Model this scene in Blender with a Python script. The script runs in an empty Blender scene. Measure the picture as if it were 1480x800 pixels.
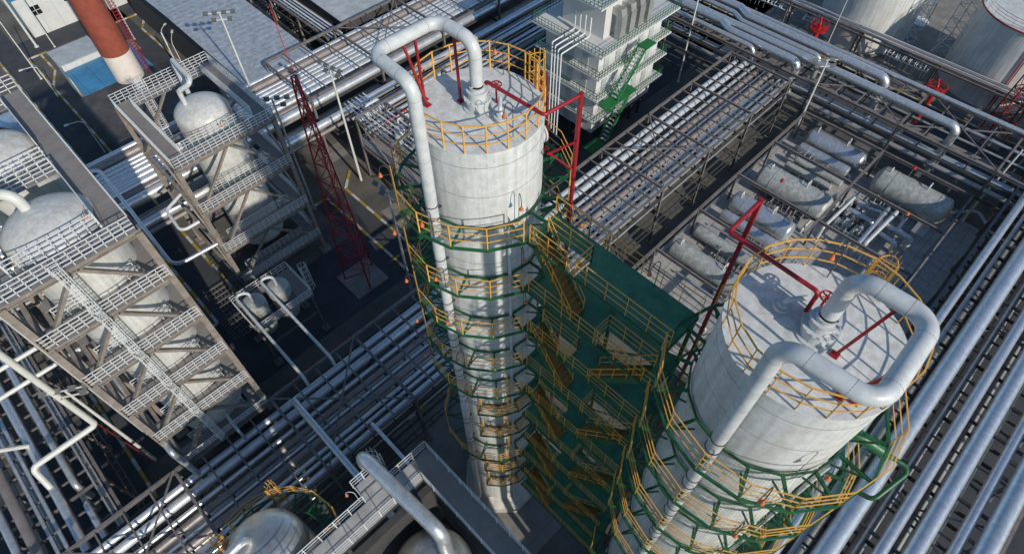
import bpy, math, random
from mathutils import Vector, Matrix
rad = math.radians
random.seed(11)
S = bpy.context.scene
COL = S.collection
# ---------------------------------------------------------------- camera
HC = 60.0
FPX = 897.8836542206012
MW = ((0.70891145, -0.70525028, -0.00816114), (-0.57252962, -0.5686672, -0.59061616), (0.41189124, 0.42336705, -0.80691136))
rx, dn, fw = (Vector(r) for r in MW)
cam = bpy.data.objects.new('camera', bpy.data.cameras.new('camera')); COL.objects.link(cam)
m = Matrix.Identity(4)
for i in range(3):
    m[i][0] = rx[i]; m[i][1] = -dn[i]; m[i][2] = -fw[i]
m[2][3] = HC
cam.matrix_world = m
cam.data.sensor_width = 36; cam.data.lens = FPX * 36 / 1480
cam.data.clip_start = .5; cam.data.clip_end = 3000
S.camera = cam
# ---------------------------------------------------------------- sky and sun
SUN_EL = 29.6; D = Vector((.125, .992, 0)).normalized()      # shadows run towards D
w = bpy.data.worlds.new('World'); S.world = w; w.use_nodes = True
nt = w.node_tree; bg = nt.nodes['Background']
sk = nt.nodes.new('ShaderNodeTexSky'); sk.sky_type = 'NISHITA'; sk.sun_disc = False
sk.sun_elevation = rad(SUN_EL); sk.sun_rotation = rad(187); sk.altitude = 50; sk.air_density = 1.0; sk.dust_density = .6; sk.ozone_density = 1.5
tn = nt.nodes.new('ShaderNodeMix'); tn.data_type = 'RGBA'; tn.blend_type = 'MULTIPLY'; tn.inputs[0].default_value = 1; tn.inputs[7].default_value = (.80, 1.0, 1.13, 1)
nt.links.new(sk.outputs[0], tn.inputs[6]); nt.links.new(tn.outputs[2], bg.inputs[0]); bg.inputs[1].default_value = .118
sl = bpy.data.lights.new('sun', 'SUN'); sl.energy = 4.05; sl.angle = rad(.6); sl.color = (1, .93, .82)
so = bpy.data.objects.new('sun', sl); COL.objects.link(so)
dv = Vector((D.x * math.cos(rad(SUN_EL)), D.y * math.cos(rad(SUN_EL)), -math.sin(rad(SUN_EL))))
so.rotation_euler = dv.to_track_quat('-Z', 'Y').to_euler(); so.location = (0, -60, 90)
S.view_settings.view_transform = 'Standard'; S.view_settings.look = 'None'; S.view_settings.exposure = 0; S.view_settings.gamma = 1
S.cycles.max_bounces = 6; S.cycles.transparent_max_bounces = 24; S.cycles.glossy_bounces = 3; S.cycles.diffuse_bounces = 3
# ---------------------------------------------------------------- where a thing at height z seen at (u, v) in the 1480x800 view stands
def at(u, v, z=0.):
    d = rx * ((u - 740) / FPX) + dn * ((v - 400) / FPX) + fw
    t = (z - HC) / d.z
    return Vector((d.x * t, d.y * t, z))
# ---------------------------------------------------------------- materials
MT = {}
def mat(name, col, rough=.6, metal=0., var=.25, scale=1.5, col2=None, spots=.0, spotcol=(.12, .06, .03), bump=.0, fine=9., streak=False, runs=0.):
    mm = bpy.data.materials.new(name); mm.use_nodes = True; n = mm.node_tree.nodes; l = mm.node_tree.links
    b = n['Principled BSDF']; b.inputs['Metallic'].default_value = metal; b.inputs['Roughness'].default_value = rough
    tc = n.new('ShaderNodeTexCoord'); mp = n.new('ShaderNodeMapping'); l.new(tc.outputs['Object'], mp.inputs[0])
    if streak: mp.inputs['Scale'].default_value = (1, 1, .22)
    n1 = n.new('ShaderNodeTexNoise'); n1.inputs['Scale'].default_value = scale; n1.inputs['Detail'].default_value = 8; n1.inputs['Roughness'].default_value = .65
    l.new(mp.outputs[0], n1.inputs['Vector'])
    r1 = n.new('ShaderNodeValToRGB'); r1.color_ramp.elements[0].position = .36; r1.color_ramp.elements[1].position = .66
    c2 = col2 or tuple(c * (1 - var) for c in col)
    r1.color_ramp.elements[0].color = (*c2, 1); r1.color_ramp.elements[1].color = (*col, 1)
    l.new(n1.outputs[0], r1.inputs[0]); out = r1.outputs[0]
    n2 = n.new('ShaderNodeTexNoise'); n2.inputs['Scale'].default_value = fine; n2.inputs['Detail'].default_value = 5; n2.inputs['Roughness'].default_value = .7
    l.new(mp.outputs[0], n2.inputs['Vector'])
    if spots > 0:
        r2 = n.new('ShaderNodeValToRGB'); r2.color_ramp.elements[0].position = .62 - spots * .3; r2.color_ramp.elements[1].position = .74
        r2.color_ramp.elements[0].color = (0, 0, 0, 1); r2.color_ramp.elements[1].color = (.8, .8, .8, 1)
        mx = n.new('ShaderNodeMix'); mx.data_type = 'RGBA'; l.new(n2.outputs[0], r2.inputs[0]); l.new(r2.outputs[0], mx.inputs[0])
        l.new(out, mx.inputs[6]); mx.inputs[7].default_value = (*spotcol, 1); out = mx.outputs[2]
    if runs:
        m3 = n.new('ShaderNodeMapping'); m3.inputs['Scale'].default_value = (2.6, 2.6, .12); l.new(tc.outputs['Object'], m3.inputs[0])
        n3 = n.new('ShaderNodeTexNoise'); n3.inputs['Scale'].default_value = 1.6; n3.inputs['Detail'].default_value = 6; l.new(m3.outputs[0], n3.inputs['Vector'])
        r3 = n.new('ShaderNodeValToRGB'); r3.color_ramp.elements[0].position = .38; r3.color_ramp.elements[1].position = .6
        r3.color_ramp.elements[0].color = (1 - runs, 1 - runs * 1.1, 1 - runs * 1.3, 1); r3.color_ramp.elements[1].color = (1, 1, 1, 1); l.new(n3.outputs[0], r3.inputs[0])
        m4 = n.new('ShaderNodeMix'); m4.data_type = 'RGBA'; m4.blend_type = 'MULTIPLY'; m4.inputs[0].default_value = 1; l.new(out, m4.inputs[6]); l.new(r3.outputs[0], m4.inputs[7]); out = m4.outputs[2]
    l.new(out, b.inputs['Base Color'])
    rr = n.new('ShaderNodeMapRange'); rr.inputs[1].default_value = .3; rr.inputs[2].default_value = .7
    rr.inputs[3].default_value = max(.05, rough - .1); rr.inputs[4].default_value = min(1, rough + .12)
    l.new(n2.outputs[0], rr.inputs[0]); l.new(rr.outputs[0], b.inputs['Roughness'])
    if bump:
        bp = n.new('ShaderNodeBump'); bp.inputs['Strength'].default_value = bump; bp.inputs['Distance'].default_value = .03
        l.new(n2.outputs[0], bp.inputs['Height']); l.new(bp.outputs[0], b.inputs['Normal'])
    MT[name] = mm; return mm
mat('ground', (.125, .117, .104), .9, var=.45, scale=.22, spots=.25, spotcol=(.05, .047, .045), fine=2.2, bump=.2)
mat('asphalt', (.050, .054, .062), .88, var=.35, scale=.35, fine=5, bump=.2)
mat('slab', (.23, .215, .195), .85, var=.35, scale=.6, spots=.15, spotcol=(.09, .085, .08), bump=.2)
mat('slab_pale', (.34, .33, .32), .85, var=.3, scale=.6, spots=.15, spotcol=(.13, .12, .11))
mat('shell', (.69, .695, .675), .55, col2=(.54, .55, .54), scale=2.4, spots=.34, spotcol=(.45, .455, .445), fine=12, bump=.2, runs=.15)
mat('vessel_grey', (.50, .515, .49), .45, .1, col2=(.33, .35, .335), scale=1.6, spots=.3, spotcol=(.22, .22, .2), fine=4.5, bump=.08, runs=.2)
mat('shell_vessel', (.60, .60, .575), .42, col2=(.47, .47, .455), scale=1.1, spots=.15, spotcol=(.33, .32, .3), fine=4, runs=.15)
mat('tank_paint', (.66, .66, .64), .5, var=.18, scale=.6, spots=.12, spotcol=(.45, .44, .42), fine=3, runs=.18)
mat('white_paint', (.57, .585, .58), .34, var=.22, scale=2.2, spots=.22, spotcol=(.38, .39, .4), fine=4)
mat('pipe_cream', (.60, .60, .55), .42, var=.15, scale=1.4, spots=.1, spotcol=(.4, .38, .33), fine=4)
mat('rail_white', (.62, .63, .63), .5, var=.1)
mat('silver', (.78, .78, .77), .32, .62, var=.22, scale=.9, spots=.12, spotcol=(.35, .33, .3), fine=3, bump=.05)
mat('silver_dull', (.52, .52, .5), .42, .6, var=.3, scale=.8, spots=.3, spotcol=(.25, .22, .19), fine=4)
mat('galv', (.70, .715, .73), .33, .7, var=.25, scale=2.2, spots=.32, spotcol=(.36, .40, .45), fine=6, bump=.03)
mat('pipe_brown', (.30, .26, .245), .5, .3, var=.3, scale=.8, spots=.15, spotcol=(.16, .1, .07), fine=4)
mat('pipe_pale', (.60, .62, .64), .34, .3, var=.2, scale=1, spots=.15, spotcol=(.35, .36, .38), fine=4)
mat('steel_brown', (.185, .165, .158), .68, .1, var=.35, scale=1.2, spots=.25, spotcol=(.11, .07, .05), fine=5)
mat('steel_tan', (.27, .232, .20), .7, .05, col2=(.17, .145, .125), scale=1.5, spots=.3, spotcol=(.13, .075, .045), fine=5)
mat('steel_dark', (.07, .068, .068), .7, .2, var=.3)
mat('deck_grey', (.23, .215, .205), .75, var=.25, scale=.8, spots=.12, spotcol=(.3, .12, .05), fine=1.8)
mat('deck_plate', (.40, .385, .37), .6, var=.3, scale=1.2)
mat('floodlight_grey', (.16, .16, .155), .5, .3, var=.2)
mat('green', (.018, .125, .045), .42, .0, var=.4, scale=2)
mat('green_deck', (.050, .205, .105), .4, .0, var=.45, scale=1.3, spots=.1, spotcol=(.03, .14, .11), fine=4)
mat('green_bright', (.015, .16, .045), .5, .0, var=.3, scale=2)
mat('yellow', (.74, .39, .07), .5, .0, var=.2, scale=3, spots=.08, spotcol=(.25, .11, .03))
mat('tread', (.42, .20, .04), .6, .0, var=.35, scale=3)
mat('red', (.33, .012, .018), .4, .0, var=.3, scale=3)
mat('red_dark', (.27, .016, .022), .5, .0, var=.3, scale=2)
mat('red_bright', (.45, .018, .014), .45, var=.25)
mat('chimney_red', (.29, .066, .038), .8, var=.25, scale=1.2, spots=.1, spotcol=(.2, .05, .03), bump=.3)
mat('chimney_white', (.70, .62, .55), .8, var=.12, scale=1.2, bump=.3)
mat('orange', (.60, .17, .05), .5)
mat('blue_roof', (.055, .235, .42), .55, var=.3, scale=.5, spots=.2, spotcol=(.12, .2, .27), fine=2.2)
mat('black_roof', (.028, .027, .028), .75, col2=(.085, .08, .078), scale=.35, spots=.2, spotcol=(.10, .05, .03), fine=1.2)
mat('grey_roof', (.42, .44, .44), .6, var=.3, scale=.6)
mat('wall_white', (.56, .56, .54), .7, var=.12, scale=.7, spots=.06, spotcol=(.4, .38, .35))
mat('window', (.015, .017, .02), .15, var=.2)
mat('kerb_yellow', (.42, .29, .04), .7, var=.45, scale=2)
mat('kerb_white', (.52, .51, .48), .8, var=.3, scale=2)
mat('roof_sheet', (.46, .49, .52), .5, .25, var=.4, scale=1.3, spots=.3, spotcol=(.3, .33, .36), fine=5)
mat('concrete_pale', (.55, .54, .50), .85, var=.3, scale=2, spots=.2, spotcol=(.3, .29, .27))
# steel mottled vessel
mat('vessel_steel', (.66, .62, .56), .38, .85, col2=(.44, .43, .41), scale=1.3, spots=.2, spotcol=(.3, .28, .25), fine=4)
def stripes(name, axis, freq, dark=.6, wid=.12):
    """raised seams running across one axis of a roof or wall sheet"""
    mm = MT[name]; n = mm.node_tree.nodes; l = mm.node_tree.links; b = n['Principled BSDF']
    tc = n['Texture Coordinate']; sp = n.new('ShaderNodeSeparateXYZ'); l.new(tc.outputs['Object'], sp.inputs[0])
    m1 = n.new('ShaderNodeMath'); m1.operation = 'MULTIPLY'; m1.inputs[1].default_value = freq; l.new(sp.outputs[axis], m1.inputs[0])
    m2 = n.new('ShaderNodeMath'); m2.operation = 'FRACT'; l.new(m1.outputs[0], m2.inputs[0])
    m3 = n.new('ShaderNodeMath'); m3.operation = 'LESS_THAN'; m3.inputs[1].default_value = wid; l.new(m2.outputs[0], m3.inputs[0])
    src = b.inputs['Base Color'].links[0].from_socket
    mx = n.new('ShaderNodeMix'); mx.data_type = 'RGBA'; mx.blend_type = 'MULTIPLY'; l.new(m3.outputs[0], mx.inputs[0]); l.new(src, mx.inputs[6])
    mx.inputs[7].default_value = (dark, dark, dark, 1); l.new(mx.outputs[2], b.inputs['Base Color'])
stripes('slab', 0, .25, .5, .012); stripes('slab', 1, .25, .5, .012); stripes('roof_sheet', 1, .9, .82, .2); stripes('blue_roof', 0, .45, .7, .06); stripes('wall_white', 0, .4, .8, .04); stripes('deck_plate', 1, .7, .55, .05); stripes('deck_plate', 0, .35, .55, .03)
def grating(name, src, cell, bar):
    mm = MT[src].copy(); mm.name = name; n = mm.node_tree.nodes; l = mm.node_tree.links
    tc = n['Texture Coordinate']; sp = n.new('ShaderNodeSeparateXYZ'); l.new(tc.outputs['Object'], sp.inputs[0]); o = []
    for a in (0, 1):
        m1 = n.new('ShaderNodeMath'); m1.operation = 'MULTIPLY'; m1.inputs[1].default_value = 1 / cell; l.new(sp.outputs[a], m1.inputs[0])
        m2 = n.new('ShaderNodeMath'); m2.operation = 'FRACT'; l.new(m1.outputs[0], m2.inputs[0])
        m3 = n.new('ShaderNodeMath'); m3.operation = 'LESS_THAN'; m3.inputs[1].default_value = bar; l.new(m2.outputs[0], m3.inputs[0]); o.append(m3)
    mxx = n.new('ShaderNodeMath'); mxx.operation = 'MAXIMUM'; l.new(o[0].outputs[0], mxx.inputs[0]); l.new(o[1].outputs[0], mxx.inputs[1])
    l.new(mxx.outputs[0], n['Principled BSDF'].inputs['Alpha']); MT[name] = mm
grating('grate_green', 'green', .10, .05); grating('grate_tan', 'tread', .10, .22)
# ---------------------------------------------------------------- mesh building
class MB:
    def __init__(s): s.v = []; s.f = []; s.sm = []
    def add(s, vs, fs, smooth=False):
        o = len(s.v); s.v += [Vector(p) for p in vs]; s.f += [tuple(o + i for i in f) for f in fs]; s.sm += [smooth] * len(fs)
    def box(s, x0, x1, y0, y1, z0, z1):
        s.add([(x0, y0, z0), (x1, y0, z0), (x1, y1, z0), (x0, y1, z0), (x0, y0, z1), (x1, y0, z1), (x1, y1, z1), (x0, y1, z1)],
              [(3, 2, 1, 0), (4, 5, 6, 7), (0, 1, 5, 4), (1, 2, 6, 5), (2, 3, 7, 6), (3, 0, 4, 7)]); return s
    def beam(s, p, q, wd, h=None, sec='box'):
        p = Vector(p); q = Vector(q); h = h or wd; d = (q - p).normalized()
        up = Vector((0, 0, 1)) if abs(d.z) < .95 else Vector((0, 1, 0))
        a = d.cross(up).normalized(); b = a.cross(d)
        if sec == 'I':
            t = .16; hw, hh = wd / 2, h / 2; c = wd * .1; e = h * t
            pr = [(-hw, -hh), (hw, -hh), (hw, -hh + e), (c, -hh + e), (c, hh - e), (hw, hh - e), (hw, hh), (-hw, hh), (-hw, hh - e), (-c, hh - e), (-c, -hh + e), (-hw, -hh + e)]
        else: pr = [(-wd / 2, -h / 2), (wd / 2, -h / 2), (wd / 2, h / 2), (-wd / 2, h / 2)]
        n = len(pr); vs = [p + a * x + b * y for x, y in pr] + [q + a * x + b * y for x, y in pr]
        s.add(vs, [(i, (i + 1) % n, n + (i + 1) % n, n + i) for i in range(n)] + [tuple(range(n))[::-1], tuple(range(n, 2 * n))]); return s
    def tube(s, pts, r, n=10, bend=0, closed=False, caps=True, seg=6):
        P = [Vector(p) for p in pts]
        if bend and len(P) > 2:
            Q = [P[0]]
            for i in range(1, len(P) - 1):
                a = (P[i - 1] - P[i]); b = (P[i + 1] - P[i]); la, lb = a.length, b.length; a.normalize(); b.normalize()
                ang = a.angle(b)
                if ang > 3.1: Q.append(P[i]); continue
                t = min(bend / math.tan(ang / 2), la * .49, lb * .49); rr = t * math.tan(ang / 2)
                c = P[i] + (a + b).normalized() * (rr / math.sin(ang / 2)); v0 = P[i] + a * t - c; v1 = P[i] + b * t - c; th = v0.angle(v1)
                for k in range(seg + 1):
                    f = k / seg; Q.append(c + (v0 * math.sin((1 - f) * th) + v1 * math.sin(f * th)) / math.sin(th))
            Q.append(P[-1]); P = Q
        N = len(P); T = []
        for i in range(N):
            if closed: d = P[(i + 1) % N] - P[i - 1]
            else: d = P[min(i + 1, N - 1)] - P[max(i - 1, 0)]
            if d.length < 1e-9: d = Vector((0, 0, 1))
            T.append(d.normalized())
        u = T[0].orthogonal().normalized(); 
        if n == 4: 
            up = Vector((0, 0, 1)) if abs(T[0].z) < .9 else Vector((0, 1, 0)); u = (T[0].cross(up)).normalized(); 
        vs = []
        for i in range(N):
            if i: u = (u - T[i] * u.dot(T[i])).normalized()
            wv = T[i].cross(u); k = 1.
            if 0 < i < N - 1 and not bend:
                c = (P[i] - P[i - 1]).normalized().dot((P[i + 1] - P[i]).normalized()); k = 1 / max(.5, math.sqrt(max(.01, (1 + c) / 2)))
            ph = math.pi / 4 if n == 4 else 0
            for j in range(n):
                a = 2 * math.pi * j / n + ph; vs.append(P[i] + (u * math.cos(a) + wv * math.sin(a)) * r * (1 if n > 5 else min(k, 1.3)))
        fs = [(i * n + j, i * n + (j + 1) % n, ((i + 1) % N) * n + (j + 1) % n, ((i + 1) % N) * n + j) for i in range(N if closed else N - 1) for j in range(n)]
        s.add(vs, fs, n > 5)
        if caps and not closed: s.add(vs[:n], [tuple(range(n))[::-1]]); s.add(vs[-n:], [tuple(range(n))])
        return s
    def lathe(s, prof, c=(0, 0, 0), n=32, axis=(0, 0, 1), a0=0., a1=360., smooth=True):
        # cut the profile wherever it turns sharply, so that flat walls keep true normals
        run = [prof[0]]
        for i in range(1, len(prof)):
            run.append(prof[i])
            if i < len(prof) - 1:
                d0 = math.atan2(prof[i][1] - prof[i - 1][1], prof[i][0] - prof[i - 1][0]); d1 = math.atan2(prof[i + 1][1] - prof[i][1], prof[i + 1][0] - prof[i][0])
                if abs((d1 - d0 + math.pi) % (2 * math.pi) - math.pi) > .4: s._lathe(run, c, n, axis, a0, a1, smooth); run = [prof[i]]
        s._lathe(run, c, n, axis, a0, a1, smooth); return s
    def _lathe(s, prof, c, n, axis, a0, a1, smooth):
        ax = Vector(axis).normalized(); c = Vector(c)
        u = Vector((1, 0, 0)) if abs(ax.x) < .9 else Vector((0, 1, 0)); u = (u - ax * u.dot(ax)).normalized(); v = ax.cross(u)
        full = a1 - a0 >= 359.9; m_ = n if full else n + 1; vs = []
        for r, z in prof:
            for j in range(m_):
                a = rad(a0 + (a1 - a0) * j / n); vs.append(c + ax * z + (u * math.cos(a) + v * math.sin(a)) * r)
        fs = []
        for i in range(len(prof) - 1):
            for j in range(n): k = (j + 1) % m_; fs.append((i * m_ + j, i * m_ + k, (i + 1) * m_ + k, (i + 1) * m_ + j))
        s.add(vs, fs, smooth); return s
    def cyl(s, c, r, z0, z1, n=24, r1=None, smooth=True):
        r1 = r if r1 is None else r1; c = (c[0], c[1], 0)
        s.lathe([(r, z0), (r1, z1)], c, n, smooth=smooth); vs = s.v[-2 * n:]
        s.add(vs[:n], [tuple(range(n))[::-1]]); s.add(vs[n:], [tuple(range(n))]); return s
    def prism(s, pts, z0, z1):
        n = len(pts); s.add([(p[0], p[1], z0) for p in pts] + [(p[0], p[1], z1) for p in pts],
              [tuple(range(n))[::-1], tuple(range(n, 2 * n))] + [(i, (i + 1) % n, n + (i + 1) % n, n + i) for i in range(n)]); return s
    def build(s, name, material, parent=None):
        if not s.v: return None
        me = bpy.data.meshes.new(name)
        if parent is None:
            xs = [p.x for p in s.v]; ys = [p.y for p in s.v]; zs = [p.z for p in s.v]
            org = Vector(((min(xs) + max(xs)) / 2, (min(ys) + max(ys)) / 2, min(zs)))
        else: org = WL[parent.name]
        me.from_pydata([p - org for p in s.v], [], s.f); me.polygons.foreach_set('use_smooth', s.sm)
        me.materials.append(MT[material]); me.update()
        o = bpy.data.objects.new(name, me); COL.objects.link(o)
        if parent is None: o.location = org
        else: o.parent = parent
        WL[o.name] = org; return o
WL = {}
def tag(o, label, cat, group=None):
    o['label'] = label; o['category'] = cat
    if group: o['group'] = group
    return o
def thing(name, label, cat, loc, group=None):
    o = bpy.data.objects.new(name, None); COL.objects.link(o); o.location = loc; o.empty_display_size = .5; WL[o.name] = Vector(loc)
    return tag(o, label, cat, group)
def struct(o): o['kind'] = 'structure'; return o
ORD = ['first', 'second', 'third', 'fourth', 'fifth', 'sixth', 'seventh', 'eighth', 'ninth', 'tenth', 'eleventh', 'twelfth', 'thirteenth', 'fourteenth']
# railings: posts and horizontal rails along a polyline (z of the points = deck)
def railing(mb, pts, h=1.2, step=1., rails=3, r=.028, pw=.06, closed=False, toe=0.):
    P = [Vector(p) for p in pts]
    if closed: P.append(P[0])
    for k in range(rails):
        z = Vector((0, 0, h * (k + 1) / rails))
        mb.tube([p + z for p in P], r * (1.25 if k == rails - 1 else 1), 4, caps=True)
    for i in range(len(P) - 1):
        L = (P[i + 1] - P[i]).length; n = max(1, round(L / step))
        for k in range(n + (0 if (closed or i < len(P) - 2) else 1)):
            q = P[i].lerp(P[i + 1], k / n); mb.beam(q, q + Vector((0, 0, h)), pw, pw * .5)
        if toe: mb.beam(P[i] + Vector((0, 0, toe / 2)), P[i + 1] + Vector((0, 0, toe / 2)), .02, toe)
def circ(cx, cy, r, z, n, a0=0, a1=360):
    full = a1 - a0 >= 359.9
    return [(cx + r * math.cos(rad(a0 + (a1 - a0) * k / n)), cy + r * math.sin(rad(a0 + (a1 - a0) * k / n)), z) for k in range(n if full else n + 1)]
def cage(mb, x, y, z0, z1, dx, dy, r=.38):
    """caged ladder; (dx,dy) = the side the cage bulges to"""
    sx, sy = -dy, dx
    for s_ in (-1, 1): mb.beam((x + sx * .25 * s_, y + sy * .25 * s_, z0), (x + sx * .25 * s_, y + sy * .25 * s_, z1), .05)
    z = z0
    while z < z1: mb.tube([(x - sx * .25, y - sy * .25, z), (x + sx * .25, y + sy * .25, z)], .02, 4); z += .3
    ang = [math.pi * k / 6 for k in range(7)]
    arc = [(x + sx * r * math.cos(a) + dx * r * 1.9 * math.sin(a), y + sy * r * math.cos(a) + dy * r * 1.9 * math.sin(a)) for a in ang]
    z = z0 + 1.2
    while z <= z1 + .01: mb.tube([(p[0], p[1], z) for p in arc], .02, 4); z += .8
    for k in (0, 1, 2, 3, 4, 5, 6): mb.beam((arc[k][0], arc[k][1], z0 + 1.2), (arc[k][0], arc[k][1], z1), .032, .018)
def lamp(parent, x, y, z, dx, dy, shade='orange', h=1.9, pole='steel_dark'):
    """swan-neck lamp: pole with a hooked end and a bell shade"""
    m_ = MB(); a = [(x, y, z), (x, y, z + h - .35)]
    for k in range(1, 7):
        t = math.pi * k / 6; a.append((x + dx * .28 * (1 - math.cos(t)), y + dy * .28 * (1 - math.cos(t)), z + h - .35 + .35 * math.sin(t)))
    a.append((a[-1][0], a[-1][1], a[-1][2] - .08)); m_.tube(a, .018, 6)
    o = m_.build('lamp_pole', pole, parent)
    e = a[-1]; MB().lathe([(.01, .0), (.045, -.02), (.055, -.09), (.10, -.19), (.10, -.21), (.055, -.22), (.045, -.27), (.01, -.29)], e, 10).build('lamp_shade', shade, o)
    return o
# =============================================================== GROUND
g = MB(); g.add([(-300, -300, 0), (600, -300, 0), (600, 600, 0), (-300, 600, 0)], [(0, 1, 2, 3)]); struct(g.build('ground', 'ground'))
def sheet(name, x0, x1, y0, y1, z, material='asphalt'):
    q = MB(); q.add([(x0, y0, z), (x1, y0, z), (x1, y1, z), (x0, y1, z)], [(0, 1, 2, 3)]); return struct(q.build(name, material))
sheet('road', -60, 140, 40.5, 50.4, .004); sheet('road', 2.6, 5.9, 50.4, 210, .004); sheet('road', -60, -11.7, 20, 40.5, .004)
sheet('road', 20.5, 25.1, 50.4, 57.6, .004); sheet('road', 18.2, 23., 96, 125, .004); sheet('road', 5.9, 45, 118.5, 124, .004)
sheet('road', 60, 74, -40, 6, .004); sheet('road', 84, 96, -80, 80, .004); sheet('road', 40.2, 48, 82, 210, .004)
sheet('road', 26, 84, -80, -6.2, .008); sheet('pavement', 98, 170, -60, 80, .004, 'slab'); sheet('pavement', 8, 20, 8, 26, .008, 'slab')
def kerb(name, pts, label=None, step=1.6):
    """raised kerb painted in white and yellow blocks"""
    P = [Vector((p[0], p[1], 0)) for p in pts]; a, b = MB(), MB(); k = 0
    for i in range(len(P) - 1):
        L = (P[i + 1] - P[i]).length; n = max(1, round(L / step))
        for j in range(n):
            p = P[i].lerp(P[i + 1], j / n); q = P[i].lerp(P[i + 1], (j + 1) / n); p.z = q.z = .075
            (a if k % 2 else b).beam(p, q, .32, .15); k += 1
    t = bpy.data.objects.new('kerb', None); COL.objects.link(t); t.location = P[0]; WL[t.name] = P[0].copy(); t['kind'] = 'structure'
    a.build('yellow_block', 'kerb_yellow', t); b.build('white_block', 'kerb_white', t)
kerb('k', [(2.4, 50.6), (2.4, 125)]); kerb('k', [(6.1, 50.6), (6.1, 118)]); kerb('k', [(-11.6, 34), (-11.6, 54)]); kerb('k', [(-2, 50.6), (2.3, 50.6)])
kerb('k', [(25.2, 42), (25.2, 57.6), (27.6, 60)]); kerb('k', [(22.4, 41), (22.4, 57.9), (19.5, 58)]); kerb('k', [(23.1, 96), (23.1, 113.2), (25.4, 117)])
kerb('k', [(18.1, 95), (18.1, 113)]); kerb('k', [(18.2, 118.4), (27, 118.2)]); kerb('k', [(6.2, 118.2), (9, 118.2)]); kerb('k', [(40.1, 84), (40.1, 128)])
kerb('k', [(96.5, -20), (96.5, 60)]); kerb('k', [(6.2, 108), (8, 112), (8, 118)]); kerb('k', [(61, -5.4), (70.5, -5), (72.5, -2.5)], step=1.2); kerb('k', [(10.4, 26.2), (12.8, 26.2)])
for i, (x, y, a, b) in enumerate(((8, 74, 5, 3), (14.5, 108, 6, 4), (26, 47, 3, 4), (-8, 56, 4, 6), (27, 63, 3, 3), (18.5, 66, 2.5, 5), (17, 12, 2, 4), (104, 15, 6, 5), (30, 118, 5, 8))):
    sheet('pavement', x, x + a, y, y + b, .006 + .0005 * i, 'slab')
for i, (x, y, wh) in enumerate(((4.2, 96, 'far left road'), (4.3, 70, 'left road beyond the smaller tower'), (23.4, 52, 'road beside the red lattice mast'), (12.5, 47.5, 'cross road near the drum platform'))):
    q = MB().cyl((x, y), .42, .004, .03, 20); tag(q.build('manhole_cover', 'steel_dark'), f'round dark manhole cover in the {wh}', 'manhole cover')
# =============================================================== PROCESS COLUMNS
RC = 2.65
LV = [39.93 - 3.53 * k for k in range(11)]
def ring_platform(root, cx, cy, z, ro, a0, a1, gap=None, tan=False):
    """walkway ring: green channels and brackets, see-through grating, yellow railing"""
    ri = 2.74; n = max(3, round((a1 - a0) / 22.5)); full = a1 - a0 >= 359
    g_ = MB(); A = [a0 + (a1 - a0) * k / n for k in range(n if full else n + 1)]
    pt = lambda r, a, zz: Vector((cx + r * math.cos(rad(a)), cy + r * math.sin(rad(a)), zz))
    for i in range(n):
        a, b = A[i], A[(i + 1) % len(A)]
        g_.beam(pt(ro, a, z), pt(ro, b, z), .07, .16); g_.beam(pt(ri + .06, a, z), pt(ri + .06, b, z), .06, .12)
    for a in A:
        g_.beam(pt(ri, a, z - .01), pt(ro, a, z - .01), .10, .12); g_.beam(pt(ri - .06, a, z - .95), pt(ro - .25, a, z - .08), .06)
    o = g_.build('ring_platform', 'green', root)
    d_ = MB(); vs = []
    for a in A: vs += [pt(ri + .05, a, z + .09), pt(ro, a, z + .09)]
    m_ = len(A); d_.add(vs, [(2 * i, 2 * i + 1, 2 * ((i + 1) % m_) + 1, 2 * ((i + 1) % m_)) for i in range(n)]); d_.build('grating', 'grate_tan' if tan else 'grate_green', o)
    r_ = MB(); run = []
    def flush(run):
        if len(run) > 1: railing(r_, run, 1.28, 5, 3, .022, .06)
    for i, a in enumerate(A + ([A[0] + 360] if full else [])):
        skip = gap and abs((a - gap + 180) % 360 - 180) < 12
        if skip: flush(run); run = []
        else: run.append(pt(ro - .02, a, z + .08))
    flush(run)
    if not full:
        for a in (A[0], A[-1]): railing(r_, [pt(ri + .1, a, z + .08), pt(ro - .02, a, z + .08)], 1.15, 1.5, 3, .027, .07)
    r_.build('railing', 'yellow', o)
    return o
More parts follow.
